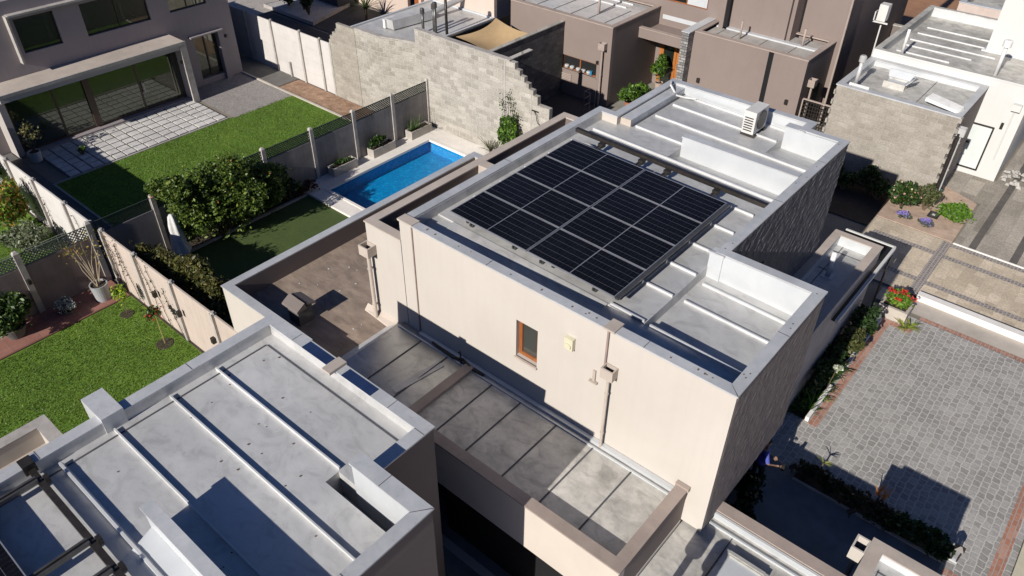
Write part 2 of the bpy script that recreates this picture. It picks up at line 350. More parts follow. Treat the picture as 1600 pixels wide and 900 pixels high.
def blades(name,pts,h,w,cols,parent=None,seed=0,lean=.35,kind=None,patch=False):
    """upright pointed blades"""
    r=np.random.default_rng(seed); pts=np.asarray(pts,float); n=len(pts)
    off=np.zeros(3); q=parent
    while q is not None: off+=np.array(q.location); q=q.parent
    ang=r.uniform(0,2*np.pi,n); hh=h*r.uniform(.6,1.3,n)
    d=np.stack([np.cos(ang),np.sin(ang),np.zeros(n)],1)*(w/2)
    tip=pts+np.stack([r.normal(size=n)*lean*hh,r.normal(size=n)*lean*hh,hh],1)
    v=np.stack([pts-d,pts+d,tip],1).reshape(-1,3)-off
    me=bpy.data.meshes.new(name); me.vertices.add(3*n); me.vertices.foreach_set('co',v.ravel())
    me.loops.add(3*n); me.loops.foreach_set('vertex_index',np.arange(3*n,dtype=np.int32))
    me.polygons.add(n); me.polygons.foreach_set('loop_start',np.arange(0,3*n,3,dtype=np.int32)); me.polygons.foreach_set('loop_total',np.full(n,3,dtype=np.int32)); me.update()
    c=np.asarray(cols,float)[r.integers(0,len(cols),n)]*(r.uniform(.7,1.3,n)[:,None])
    if patch:
        X,Y=pts[:,0],pts[:,1]; q=np.sin(X*1.3+1.7*np.sin(Y*.9))+np.sin(Y*1.7+1.3*np.sin(X*1.1+2))+.7*np.sin(X*3.1+Y*2.3)+.5*np.sin(Y*6.1-X*4.7)
        q=np.clip(q/3,-1,1)[:,None]; c=c*(1+.22*q)*np.array([1,1,1])+np.clip(q-.35,0,1)*np.array([.10,.05,.01]); ms=.93+.07*np.sign(np.sin(Y*11))[:,None]; c=c*ms
    ca=me.color_attributes.new('Col','FLOAT_COLOR','CORNER'); cc=np.ones((3*n,4)); cc[:,:3]=np.repeat(c,3,axis=0); ca.data.foreach_set('color',cc.ravel())
    me.materials.append(leaf); o=bpy.data.objects.new(name,me); COL.objects.link(o)
    if parent is not None: o.parent=parent
    if kind: o['kind']=kind
    return o
def strap_leaves(name,parent,centers,L,w,cols,per=14,seed=0,droop=.5):
    """arching strap or sword leaves in rosettes (one mesh)"""
    rr=random.Random(seed); mb=MB(); colr=[]
    for cx,cy,cz in centers:
        for i in range(per):
            a=rr.uniform(0,6.283); l=L*rr.uniform(.7,1.15); e=rr.uniform(.35,1.25); 
            dx,dy=math.cos(a),math.sin(a); px,py=-dy*w/2,dx*w/2; prev=None; c=rr.choice(cols); g=rr.uniform(.7,1.3)
            for j in range(5):
                t=j/4; r_=l*t*math.cos(e)*(1+.2*t); z=l*(t*math.sin(e)-droop*t*t*math.cos(e))
                ww=(1-t)**.6 if t>.2 else .8
                p1=(cx+dx*r_+px*ww,cy+dy*r_+py*ww,cz+z); p2=(cx+dx*r_-px*ww,cy+dy*r_-py*ww,cz+z)
                if prev: mb.quad(prev[0],p1,p2,prev[1]); colr.append(tuple(x*g for x in c))
                prev=(p1,p2)
    o=mb.build(name,leaf,parent,fix=False)
    ca=o.data.color_attributes.new('Col','FLOAT_COLOR','CORNER'); cc=np.ones((len(colr)*4,4)); cc[:,:3]=np.repeat(np.array(colr),4,axis=0); ca.data.foreach_set('color',cc.ravel())
    return o
G_DARK=[(.018,.045,.010),(.03,.065,.014),(.045,.085,.02)]
G_MID=[(.05,.11,.015),(.08,.15,.02),(.035,.08,.014)]
G_LIGHT=[(.12,.24,.02),(.17,.30,.03),(.08,.17,.02)]
G_OLIVE=[(.13,.11,.03),(.09,.09,.025),(.17,.14,.045),(.06,.06,.02)]
G_YEL=[(.34,.30,.03),(.42,.25,.03),(.20,.26,.03),(.30,.16,.03)]

# ------------------------------------------------------------------ ground and paving (structure)
def sheet(name,x0,x1,y0,y1,z,m):
    mb=MB(); mb.quad((x0,y0,z),(x1,y0,z),(x1,y1,z),(x0,y1,z)); return struct(name,mb,m,fix=False)
gb=MB()
PX0,PX1,PY0,PY1=-22.0,-18.7,14.9,20.55      # the pool opening
for a in ((-400,PX0,-400,400),(PX1,400,-400,400),(PX0,PX1,-400,PY0),(PX0,PX1,PY1,400)):
    gb.quad((a[0],a[2],-.03),(a[1],a[2],-.03),(a[1],a[3],-.03),(a[0],a[3],-.03))
struct('ground',gb,mat('bare_ground',(.30,.26,.21),(.22,.19,.155),scale=.8,bs=.3,bd=.02,bscale=8),fix=False)
# house gardens on the west
sheet('lawn',-30.3,-22.98,8.35,19.5,.012,lawn_m)
sheet('garden_lawn',-21.58,-10.9,-6,6.74,.012,lawn_m)
sheet('back_lawn',-34,-23,-6,6.74,.010,lawn_m)
sheet('turf',-22.25,-15.3,6.9,14.3,.014,turf_m)
sheet('gravel',-34.3,-30.16,16.3,19.5,.014,gravel_m)
sheet('soil_strip',-31.5,-22.98,19.6,20.88,.010,dirt)
sheet('path',-36,-31.55,19.6,21.1,.014,mat('grey_path',(.19,.18,.165),(.15,.14,.13),scale=3))
sheet('side_path',-34.3,-23,6.86,8.3,.008,mat('dark_path',(.16,.15,.145),(.12,.115,.11),scale=3,bs=.3,bd=.01,bscale=20))
sheet('planting_bed',-22.88,-22.3,6.9,14.3,.02,dark_soil)
sheet('planting_bed_ground',-22.3,-15.3,6.86,7.35,.019,dark_soil)
k=MB(); k.box(-22.36,-22.26,7.3,14.28,0,.09); struct('garden_kerb',k,conc_post)
k=MB(); k.box(-34.3,-22.98,19.5,19.6,0,.07); struct('lawn_kerb',k,pale_conc)
k=MB(); k.box(-30.36,-30.28,8.3,16.1,0,.05); k.box(-30.36,-23,8.25,8.33,0,.05); struct('patio_edge_kerb',k,conc_post)
# paver patio: a joint bed with individual slabs
sheet('patio_ground',-33.75,-30.38,8.9,16.12,.010,mat('patio_joint',(.16,.15,.14),(.12,.115,.105),scale=6))
k=MB()
for i in range(7):
    for j in range(15):
        x=-33.72+i*.475; y=9.0+j*.475
        if y+.40>16.1: continue
        dx,dy=RND.uniform(-.008,.008),RND.uniform(-.008,.008)
        k.box(x+dx,x+.405+dx,y+dy,y+.405+dy,.0,.045+RND.uniform(-.004,.004))
struct('patio_paving',k,paver_m)
# red strip by the south garden
k=MB(); k.box(-22.85,-21.62,-6,6.72,0,.03); struct('red_garden_path',k,red_floor)
k=MB(); k.box(-21.62,-21.56,-6,6.72,0,.05); struct('red_path_kerb',k,mat('dark_red_edge',(.20,.09,.07),scale=5))
# pool
k=MB()
for a in ((-22.9,PX0,14.3,21.55),(PX1,-15.3,14.3,21.55),(PX0,PX1,14.3,PY0),(PX0,PX1,PY1,21.55)): k.box(*a,0,.10)
struct('pool_deck',k,deck_m)
pool=thing('swimming_pool',((PX0+PX1)/2,(PY0+PY1)/2,0),'rectangular bright blue swimming pool set in a pale stone deck','swimming pool')
k=MB(); d=-.5
k.quad((PX0,PY0,d),(PX1,PY0,d),(PX1,PY1,d),(PX0,PY1,d))
for a,b_ in (((PX0,PY0),(PX1,PY0)),((PX1,PY0),(PX1,PY1)),((PX1,PY1),(PX0,PY1)),((PX0,PY1),(PX0,PY0))):
    k.quad((*a,d),(*b_,d),(*b_,.07),(*a,.07))
poolm,nt,b=_new('pool_liner'); col=ramp(nt,noise(nt,coords(nt),5,5,.6,1.5),[(.42,(.0,.25,.55)),(.56,(.0,.32,.64)),(.68,(.03,.46,.76))]); nt.links.new(col,b.inputs['Base Color'])
k.build('basin',poolm,pool,fix=False)
k=MB(); nx,ny=60,100
for i in range(nx+1):
    for j in range(ny+1):
        k.v.append((PX0+(PX1-PX0)*i/nx,PY0+(PY1-PY0)*j/ny,-.02))
for i in range(nx):
    for j in range(ny):
        n=i*(ny+1)+j; k.f.append((n,n+ny+1,n+ny+2,n+1))
wm=bpy.data.materials.new('pool_water'); wm.use_nodes=True; nt=wm.node_tree; nt.nodes.clear()
o_=N(nt,'ShaderNodeOutputMaterial'); tr=N(nt,'ShaderNodeBsdfTransparent'); gl=N(nt,'ShaderNodeBsdfGlossy'); mx=N(nt,'ShaderNodeMixShader'); fr=N(nt,'ShaderNodeLayerWeight'); pw=N(nt,'ShaderNodeMath',operation='POWER'); pw.inputs[1].default_value=4; pm=N(nt,'ShaderNodeMath',operation='MULTIPLY_ADD'); pm.inputs[1].default_value=.8; pm.inputs[2].default_value=.02
tr.inputs[0].default_value=(.72,.93,.98,1); gl.inputs['Roughness'].default_value=.03; nt.links.new(fr.outputs['Facing'],pw.inputs[0]); nt.links.new(pw.outputs[0],pm.inputs[0])
bp=N(nt,'ShaderNodeBump'); bp.inputs['Strength'].default_value=.6; bp.inputs['Distance'].default_value=.05
nt.links.new(noise(nt,coords(nt,(1,1.4,1)),5.5,4,.6,.8),bp.inputs['Height']); nt.links.new(bp.outputs[0],gl.inputs['Normal'])
nt.links.new(pm.outputs[0],mx.inputs[0]); nt.links.new(tr.outputs[0],mx.inputs[1]); nt.links.new(gl.outputs[0],mx.inputs[2]); nt.links.new(mx.outputs[0],o_.inputs[0])
k.build('water',wm,pool,fix=False)
k=MB()
for (x0,x1,y0,y1) in ((PX0-.02,PX0+.10,PY0,PY1),(PX1-.10,PX1+.02,PY0,PY1),(PX0,PX1,PY0-.02,PY0+.10),(PX0,PX1,PY1-.10,PY1+.02)):
    k.box(x0,x1,y0,y1,.03,.125 if y1-y0>1 else .122)
k.build('rim',deck_m,pool)
# street side on the east
sheet('driveway',-3.45,9,14.02,22.12,.010,cobble)
sheet('driveway_east',1.15,9,-8,14.02,.010,cobble)
sheet('forecourt',-9,1.15,-8,14.02,.009,mat('dark_forecourt_concrete',(.26,.25,.245),(.20,.195,.19),scale=2,bs=.2,bd=.005,bscale=30))
k=MB(); k.box(-2.4,1.15,13.72,13.78,0,.06); struct('bed_edge_kerb',k,pale_conc)
sheet('hedge_bed_ground',-2.4,1.15,13.78,14.45,.014,dark_soil)
k=MB()
k.box(-2.86,-2.62,15.75,21.3,0,.018); k.box(-3.1,-2.0,21.28,21.5,0,.0175)
struct('driveway_border',k,red_brick)
sheet('driveway_edge_line',-2.0,9,22.12,22.30,.017,red_brick)
sheet('driveway_east_line',2.02,2.26,9,22.12,.018,red_brick)
sheet('driveway_south_line',1.2,2.02,13.45,13.65,.018,red_brick)
sheet('pavement',-3.45,12,22.30,23.05,.020,pale_conc)
k=MB(); k.box(-2.42,12,23.05,23.30,0,.24); struct('white_kerb',k,white_conc)
sheet('tan_paving',-5.2,14,23.30,27.25,.016,tan_pave)
sheet('grey_paving',-2.45,14,27.25,46,.014,grey_slab)
sheet('brown_paving',-4.2,-2.45,30.7,33.0,.013,grey_slab)
k=MB(); k.box(-2.45,14,27.20,27.25,0,.06); struct('paving_kerb',k,white_conc)
def band(nm,x0,x1,y0,y1): sheet(nm,x0,x1,y0,y1,.022,cobble_line)
band('cobble_band',-2.78,-2.47,23.32,27.2); band('cobble_band',-4.9,-2.78,26.08,26.32); band('cobble_band',-2.47,14,26.05,26.29)
band('cobble_band',-4.3,-2.78,24.12,24.36); band('cobble_band',-2.47,14,24.10,24.34); band('cobble_band',-2.47,14,26.95,27.19)
for xx in (-1.98,-.66,.66): sheet('dark_slab_line',xx,xx+.24,27.25,46,.019,dark_slab)
k=MB(); k.prism([(-5.2,27.3),(-2.5,27.3),(-2.55,30.6),(-4.0,31.3),(-4.05,29.3),(-5.2,29.25)],0,.03); struct('bed_paving',k,pink_bed)
k=MB(); k.prism([(-9.0,26.4),(-5.2,26.4),(-5.2,29.2),(-9.0,29.2)],0,.014); struct('shaded_bed_ground',k,dark_soil)
k=MB(); k.box(-4.45,-3.15,31.9,32.2,0,.05); 
# planting bed kerb beside the house
k=MB(); k.box(-2.98,-2.88,15.8,17.4,0,.16); k.box(-2.98,-2.88,18.6,21.3,0,.12); struct('bed_kerb',k,white_conc)
sheet('bed_ground',-3.45,-2.98,15.8,21.3,.03,dark_soil)
sheet('neighbour_yard_ground',-30,-10.2,21.75,34,.012,asphalt)
sheet('entrance_path',-18.1,-13,26.0,34,.016,mat('grey_green_path',(.33,.31,.26),(.27,.25,.21),scale=3))
sheet('street',-62,-31.0,21.2,25.9,.006,asphalt)
sheet('cobbled_street',-70,-41.0,25.0,60,.012,mat('pale_street',(.50,.45,.40),(.36,.33,.30),scale=9,bs=.6,bd=.02,bscale=30,grime=.25))
sheet('front_court',-41.0,-30.5,26.1,40,.009,asphalt)
sheet('orange_ground',-14,6,40.5,90,.006,orange_dirt)
# yellow concrete apron at the east edge
k=MB(); k.prism([(2.42,9),(8,9),(8,15.6),(2.42,15.6)],0,.10); struct('apron_paving',k,mat('yellowish_concrete',(.66,.60,.44),(.58,.53,.40),scale=2,grime=.1))

# grass blades (stuff)
r=np.random.default_rng(3)
def grass(name,x0,x1,y0,y1,n,h,cols,seed):
    p=np.stack([r.uniform(x0,x1,n),r.uniform(y0,y1,n),np.full(n,.01)],1); o=blades(name,p,h,.026,cols,None,seed,.5,'stuff',patch=True); tag(o,None,'grass',None,'stuff'); return o
GR=[(.12,.225,.02),(.09,.18,.016),(.155,.26,.028),(.21,.27,.05)]
tag(grass('grass',-30.25,-23.0,8.4,19.45,60000,.035,GR,1),'short mown grass covering the lawn beside the paver patio','grass')
tag(grass('grass',-21.5,-12,.2,6.7,60000,.035,GR,2),'short mown grass covering the lawn beside the red path','grass')
tag(grass('grass',-28,-23.0,1,6.7,20000,.035,GR,4),'short grass behind the white wall and yellow shrub','grass')
# ------------------------------------------------------------------ building helpers
def parapet(parent,poly,z0,zr,zt,wall_m,cap_m=None,liner=None,t=.22,name='wall',over=.025):
    """ring wall from z0 to zt, metal liner inside above the roof level zr, coping on top"""
    MB().ring(poly,inset(poly,t-.03),z0,zt-.035).build(name,wall_m,parent)
    MB().ring(inset(poly,t-.03),inset(poly,t),zr-.3,zt-.036).build('upstand',liner or zinc,parent)
    return MB().ring(inset(poly,-over),inset(poly,t+.015),zt-.035,zt).build('coping',cap_m or coping,parent)
def seams(parent,spec,m=None,h=.06,w=.045,dark=True):
    """spec: (x0,x1,y,z) seams along X, or ('y',y0,y1,x,z)"""
    for s in spec:
        k=MB()
        if s[0]=='y': k.box(s[3]-w/2,s[3]+w/2,s[1],s[2],s[4]-.02,s[4]+h)
        else: k.box(s[0],s[1],s[2]-w/2,s[2]+w/2,s[3]-.02,s[3]+h)
        k.build('standing_seam',m or rib,parent)
def window(parent,axis,c,din,a0,a1,z0,z1,fm,gm,mull=(),fw=.06,name='window',sill=None):
    """frame set din behind the wall face c (din signed inward), glass pane behind"""
    k=MB(); d0=c+din; d1=c+din*1.55
    P=(lambda a,b,z,zz:k.box(a,b,min(d0,d1),max(d0,d1),z,zz)) if axis=='x' else (lambda a,b,z,zz:k.box(min(d0,d1),max(d0,d1),a,b,z,zz))
    P(a0,a1,z0,z0+fw); P(a0,a1,z1-fw,z1); P(a0,a0+fw,z0+fw,z1-fw); P(a1-fw,a1,z0+fw,z1-fw)
    for mpos in mull: P(mpos-fw/2,mpos+fw/2,z0+fw,z1-fw)
    f=k.build(name,fm,parent)
    k=MB(); dm=(d0+d1)/2; e=.01 if din>0 else -.01
    if axis=='x': k.box(a0+fw*.6,a1-fw*.6,min(dm,dm+e),max(dm,dm+e),z0+fw*.6,z1-fw*.6)
    else: k.box(min(dm,dm+e),max(dm,dm+e),a0+fw*.6,a1-fw*.6,z0+fw*.6,z1-fw*.6)
    k.build('pane',gm,f)
    return f
def hopper_pipe(parent,x,y,zt,zb,m,sgn=-1,box=(.30,.22,.26),r=.045,axis='y'):
    """rainwater hopper and downpipe in front of a wall at y (sgn -1: towards -y)"""
    k=MB(); bx,by_,bz=box
    if axis=='y': x0,x1=x-bx/2,x+bx/2; y0,y1=(y-by_,y) if sgn<0 else (y,y+by_)
    else: y0,y1=y-bx/2,y+bx/2; x0,x1=(x-by_,x) if sgn<0 else (x,x+by_)
    poly=[(x0,y0),(x1,y0),(x1,y1),(x0,y1)]
    k.ring(poly,inset(poly,.03),zt-bz,zt); k.prism(inset(poly,.02),zt-bz,zt-bz+.03)
    h=k.build('rainwater_hopper',m,parent)
    cx,cy=(x0+x1)/2,(y0+y1)/2
    k=MB(); k.tube([(cx,cy,zt-bz+.02),(cx,cy,zb)],r,10)
    for zz in np.arange(zb+.4,zt-bz-.2,1.1): k.tube([(cx,cy,zz),(cx,cy,zz+.04)],r*1.35,10)
    k.build('downpipe',m,parent,smooth=False)
def vent(name,x,y,zb,zt,r,m,cap_r,label,group=None,cat='vent pipe',cap_h=.12,base=True):
    t=thing(name,(x,y,zb),label,cat,group)
    MB().tube([(x,y,zb),(x,y,zt)],r,12).build('pipe',m,t,smooth=True)
    if cap_r: MB().lathe([(r,zt-cap_h*.3),(cap_r,zt-cap_h*.2),(cap_r,zt+cap_h*.8),(cap_r*.7,zt+cap_h),(0,zt+cap_h)],x,y,14).build('cap',m,t)
    if base: MB().box(x-r*2.2,x+r*2.2,y-r*2.2,y+r*2.2,zb,zb+.02).build('base_flashing',flash,t)
    return t
def wall_lamp(x,y,z,axis,sgn,m,label,group=None,s=.09,name='wall_lamp'):
    t=thing(name,(x,y,z),label,'wall lamp',group)
    k=MB(); d=.11
    if axis=='y': k.box(x-s/2,x+s/2,min(y,y+sgn*d),max(y,y+sgn*d),z,z+s*1.5)
    else: k.box(min(x,x+sgn*d),max(x,x+sgn*d),y-s/2,y+s/2,z,z+s*1.5)
    k.build('housing',m,t)
    k=MB()
    if axis=='y': k.box(x-s*.35,x+s*.35,min(y+sgn*.02,y+sgn*(d-.02)),max(y+sgn*.02,y+sgn*(d-.02)),z-.012,z)
    else: k.box(min(x+sgn*.02,x+sgn*(d-.02)),max(x+sgn*.02,x+sgn*(d-.02)),y-s*.35,y+s*.35,z-.012,z)
    k.build('lens',ivory,t); return t
# rough stone cladding: a displaced sheet on an east-facing wall
clad_m,nt,b=_new('split_stone_cladding')
cpos=coords(nt); col=ramp(nt,noise(nt,coords(nt,(1,1,.35)),10,8,.7),[(.32,(.19,.155,.14)),(.68,(.31,.265,.245))]); nt.links.new(col,b.inputs['Base Color']); b.inputs['Roughness'].default_value=.85
bump(nt,b,noise(nt,coords(nt,(1,1,.4)),26,7,.7),.5,.010)
clad_shaded,nt,b=_new('shaded_split_stone_cladding')  # darker copy of the cladding: shade on the recessed wall put into the colour
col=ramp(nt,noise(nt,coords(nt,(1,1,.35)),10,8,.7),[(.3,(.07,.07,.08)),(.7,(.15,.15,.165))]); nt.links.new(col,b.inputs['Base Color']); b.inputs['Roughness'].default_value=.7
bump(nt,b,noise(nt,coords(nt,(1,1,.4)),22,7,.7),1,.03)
from mathutils import noise as mnoise
def cladding(parent,x,y0,y1,z0,z1,m,amp=.03,name='stone_cladding',sy=9,sz=3.2,tilt=.5,step=.045):
    k=MB(); ny=int((y1-y0)/step); nz=int((z1-z0)/step)
    for i in range(ny+1):
        for j in range(nz+1):
            y=y0+(y1-y0)*i/ny; z=z0+(z1-z0)*j/nz
            u=(y+z)*.7; v_=(y-z)*.7
            h=abs(mnoise.fractal(Vector((3.1,u*sz,v_*sy)),1.0,2.0,3))*1.7
            edge=0 if (i in(0,ny) or j in(0,nz)) else 1
            k.v.append((x+.004+edge*amp*min(1,h)+edge*.006,y,z))
    for i in range(ny):
        for j in range(nz):
            n=i*(nz+1)+j; k.f.append((n,n+nz+1,n+nz+2,n+1))
    return k.build(name,m,parent,fix=False)

# ------------------------------------------------------------------ MAIN HOUSE
H=6.35
mh=thing('cream_house',(-6.8,14,0),'cream two-storey house with solar panels on its flat zinc roof','house')
# south wall with its window opening
k=MB().wall('x',9.08,9.27,-10.84,-2.80,2.6,H-.036,[(-7.50,-6.94,4.38,5.36)]); k.build('front_wall',cream,mh)
k=MB(); k.box(-10.84,-3.5,9.09,9.27,0,2.6); k.build('lower_front_wall',cream,mh)
XW=-10.32
walls=[(-2.98,-2.80,9.27,12.70),(-4.85,-2.98,12.52,12.70),(-5.03,-4.85,12.52,19.13),(-5.91,-5.03,18.95,19.13),(-6.09,-5.91,18.95,19.62),(XW,-6.09,19.44,19.62),(XW,XW+.18,16.6,19.44),(-10.84,XW+.18,16.42,16.6),(-10.84,-10.66,9.27,16.42)]
k=MB()
for w_ in walls: k.box(*w_,2.6,H-.036)
k.build('upper_wall',cream,mh)
lin=[(-3.01,-2.98,9.27,12.52),(-5.06,-5.03,12.7,18.95),(-10.66,-10.63,9.27,16.42)]
for w_ in lin: MB().box(*w_,5.4,H-.037).build('upstand',zinc,mh)
MP=[(-10.84,9.10),(-2.80,9.10),(-2.80,12.70),(-4.85,12.70),(-4.85,19.13),(-5.91,19.13),(-5.91,19.62),(XW,19.62),(XW,16.6),(-10.84,16.6)]
MB().prism(inset(MP,.02),2.58,2.70).build('overhang_soffit',cream,mh)
LP=[(-10.80,9.28),(-4.9,9.28),(-4.9,19.1),(-10.15,19.1)]
MB().prism(LP,0,2.57).build('lower_wall',taupe_dark,mh)
CP2=[(-10.84,9.08)]+[(-2.80,9.08)]+MP[2:]
MB().ring(inset(CP2,-.025),inset(CP2,.20),H-.035,H).build('coping',coping,mh)
MB().box(-10.87,-10.42,9.05,9.30,H-.02,H+.02).build('corner_cap',cream_cap,mh)
# roof levels: the whole roof falls gently to the east
def zr(x): return 6.10-.029*(x+10.6)
def slab(k,x0,x1,y0,y1,dz=0,zb=5.3,dzn=None):
    dzn=dz if dzn is None else dzn
    k.hexa([(x0,y0,zb),(x1,y0,zb),(x1,y1,zb),(x0,y1,zb),(x0,y0,zr(x0)+dz),(x1,y0,zr(x1)+dz),(x1,y1,zr(x1)+dzn),(x0,y1,zr(x0)+dzn)])
k=MB()
slab(k,-10.64,-3.0,9.26,10.06,-.03); slab(k,-10.64,-5.15,10.06,12.92); slab(k,-10.64,-5.05,12.92,15.80); slab(k,-10.64,-8.2,15.80,16.43); slab(k,-10.16,-8.2,16.43,16.80); slab(k,-10.16,-5.05,16.80,17.85); slab(k,-10.16,-6.45,17.85,19.45)
k.build('roof',zinc,mh)
k=MB(); slab(k,-5.15,-3.0,10.06,12.53,-.25); k.build('sunken_roof',zinc,mh)
k=MB(); slab(k,-8.2,-5.05,15.80,16.56,-.01,5.3,-.26); k.build('sunken_roof',zinc,mh)
k=MB(); slab(k,-6.45,-5.05,17.85,18.96,-.02,5.3,-.30); k.build('sunken_roof',zinc,mh)
parts('inner_upstand',flash,mh,[(-8.2,-5.055,16.548,16.74,5.5,H-.04),(XW+.19,-6.1,19.425,19.4395,5.9,H-.04)])
k=MB(); k.box(-5.16,-4.86,12.47,12.695,5.6,H-.036); k.box(-5.16,-3.01,12.50,12.519,5.6,H-.04); k.build('inner_upstand',flash,mh)
k=MB(); k.box(-6.45,-5.92,18.90,19.12,5.5,H-.04); k.box(-6.45,-5.06,18.885,18.949,5.5,H-.04); k.build('inner_upstand',flash,mh)
parts('inner_coping',coping,mh,[(-8.22,-5.06,16.53,16.76,H-.039,H-.004),(-5.19,-4.83,12.44,12.50,H-.04,H-.005),(-6.47,-5.93,18.87,19.15,H-.039,H-.004)])
k=MB(); k.box(XW+.2,-9.80,16.62,19.42,6.0,H-.08); k.build('cant_flashing',coping,mh); k=MB(); k.box(-10.13,-9.80,16.58,16.62,5.9,H-.082); k.build('cant_end',cream_cap,mh)
def sseam(x0,x1,y,dz=0,h=.055,w=.04,m=rib):
    k=MB(); k.hexa([(x0,y-w/2,zr(x0)+dz-.02),(x1,y-w/2,zr(x1)+dz-.02),(x1,y+w/2,zr(x1)+dz-.02),(x0,y+w/2,zr(x0)+dz-.02),(x0,y-w/2,zr(x0)+dz+h),(x1,y-w/2,zr(x1)+dz+h),(x1,y+w/2,zr(x1)+dz+h),(x0,y+w/2,zr(x0)+dz+h)]); k.build('standing_seam',m,mh)
for (a,b_,y) in ((-5.95,-5.17,10.08),(-10.5,-5.17,11.10),(-10.5,-5.17,12.02),(-10.5,-5.30,12.95),(-10.5,-5.30,13.90),(-10.5,-5.30,14.85),(-10.45,-5.15,15.77),(-9.7,-8.22,16.70),(-9.65,-5.15,17.62),(-9.65,-6.48,18.55),(-9.65,-7.6,19.28),(-7.0,-6.55,19.28)): sseam(a,b_,y)
sseam(-5.05,-3.12,10.08,-.03)
for y in (11.42,12.16): sseam(-5.05,-3.12,y,-.25)
k=MB(); k.hexa([(-9.79,16.62,zr(-9.8)),(-9.76,16.62,zr(-9.8)),(-9.76,19.42,zr(-9.8)),(-9.79,19.42,zr(-9.8)),(-9.79,16.62,zr(-9.8)+.02),(-9.76,16.62,zr(-9.8)+.02),(-9.76,19.42,zr(-9.8)+.02),(-9.79,19.42,zr(-9.8)+.02)]); k.build('edge_joint',dark_rib,mh)
# loose lapped flashing on the front gutter
k=MB(); k.hexa([(-10.1,9.78,6.05),(-6.0,9.90,5.94),(-6.0,10.05,5.94),(-10.15,10.05,6.05),(-10.1,9.79,6.075),(-6.0,9.91,5.965),(-6.0,10.05,5.985),(-10.15,10.05,6.10)]); k.build('lap_flashing',zinc,mh)
for (x0,x1,y0,y1) in ((-4.6,-4.588,9.06,9.27),(-8.3,-8.288,9.06,9.27),(-3.0,-2.78,11.0,11.012),(-5.06,-4.83,15.2,15.212),(-5.06,-4.83,17.6,17.612),(-10.86,-10.65,12.6,12.612)): MB().box(x0,x1,y0,y1,H,H+.004).build('coping_joint',dark_rib,mh)
k=MB(); k.hexa([(-3.01,9.27,H),(-3.0,9.26,H),(-2.79,9.06,H),(-2.78,9.07,H),(-3.01,9.27,H+.004),(-3.0,9.26,H+.004),(-2.79,9.06,H+.004),(-2.78,9.07,H+.004)]); k.build('mitre_joint',dark_rib,mh)
k=MB(); rr=random.Random(5)
for i in range(16): 
    x=rr.uniform(-10.3,-3.2); k.box(x,x+.03,9.12+rr.uniform(0,.08),9.15+rr.uniform(.0,.08),H,H+.006)
for i in range(12):
    y=rr.uniform(9.5,19); x=-2.92 if y<12.6 else -4.95; x+=rr.uniform(-.05,.05); k.box(x,x+.025,y,y+.025,H,H+.006)
o=k.build('debris',bark); tag(o,'tiny specks of dirt on the coping of the cream house','debris',None,'stuff')
# window, groove, drain, lamp bracket
f=window(mh,'x',9.08,.10,-7.50,-6.94,4.38,5.36,wood,glass_grey,fw=.085)
MB().box(-7.52,-6.92,9.03,9.10,4.33,4.38).build('sill',cream_cap,f)
k=MB(); k.box(-10.455,-10.425,9.055,9.08,3.3,H-.04); k.build('wall_joint',mat('joint_shadow',(.30,.22,.19),scale=5),mh)
k=MB(); k.tube([(-5.32,9.05,H),(-5.32,9.05,5.5)],.022,8); k.build('drain_tube',mat('pinkish_pipe',(.42,.31,.27),scale=5),mh)
MB().box(-5.42,-5.18,9.02,9.34,H-.01,H+.035).build('drain_cap',cream_cap,mh)
hopper_pipe(mh,-5.17,9.08,5.55,3.36,cream_cap,box=(.27,.2,.24),r=.03)
k=MB(); k.box(-5.56,-5.50,9.04,9.08,4.92,5.2); k.box(-5.62,-5.44,9.0,9.08,4.90,4.93); k.build('pipe_bracket',cream_cap,mh)
# stone on the east faces
cladding(mh,-2.80,9.10,12.69,2.60,H-.04,clad_m,.007,sy=9,sz=3)
cladding(mh,-4.85,12.72,19.12,2.62,H-.04,clad_shaded,.022,sy=8,sz=2.2,step=.033)
k=MB(); k.box(-4.84,-4.80,14.1,14.9,2.6,4.9); k.build('window',darkmetal,mh)
# raised strip along the west side
def wing(poly,z0,zr,zt,wall_m,cap,roof_m,t=.22,name='wall',parent=None,liner=None):
    parapet(parent or mh,poly,z0,zr,zt,wall_m,cap,liner,t,name)
    MB().prism(inset(poly,t-.01),zr-.12,zr).build('lower_roof',roof_m,parent or mh)
WS=[(-12.04,9.08),(-10.86,9.08),(-10.86,16.6),(-12.04,16.6)]
parapet(mh,WS,0,5.4,5.80,cream,cream_cap,taupe_dark,.20,'strip_wall')
MB().prism(inset(WS,.19),5.2,5.32).build('strip_roof',rustic,mh)
MB().box(-11.84,-10.87,12.70,12.98,5.3,5.802).build('strip_divider',cream_cap,mh)
parts('strip_flashing',flash,mh,[(-11.82,-11.05,12.5,12.69,5.33,5.42),(-11.82,-11.05,16.2,16.38,5.33,5.42)])
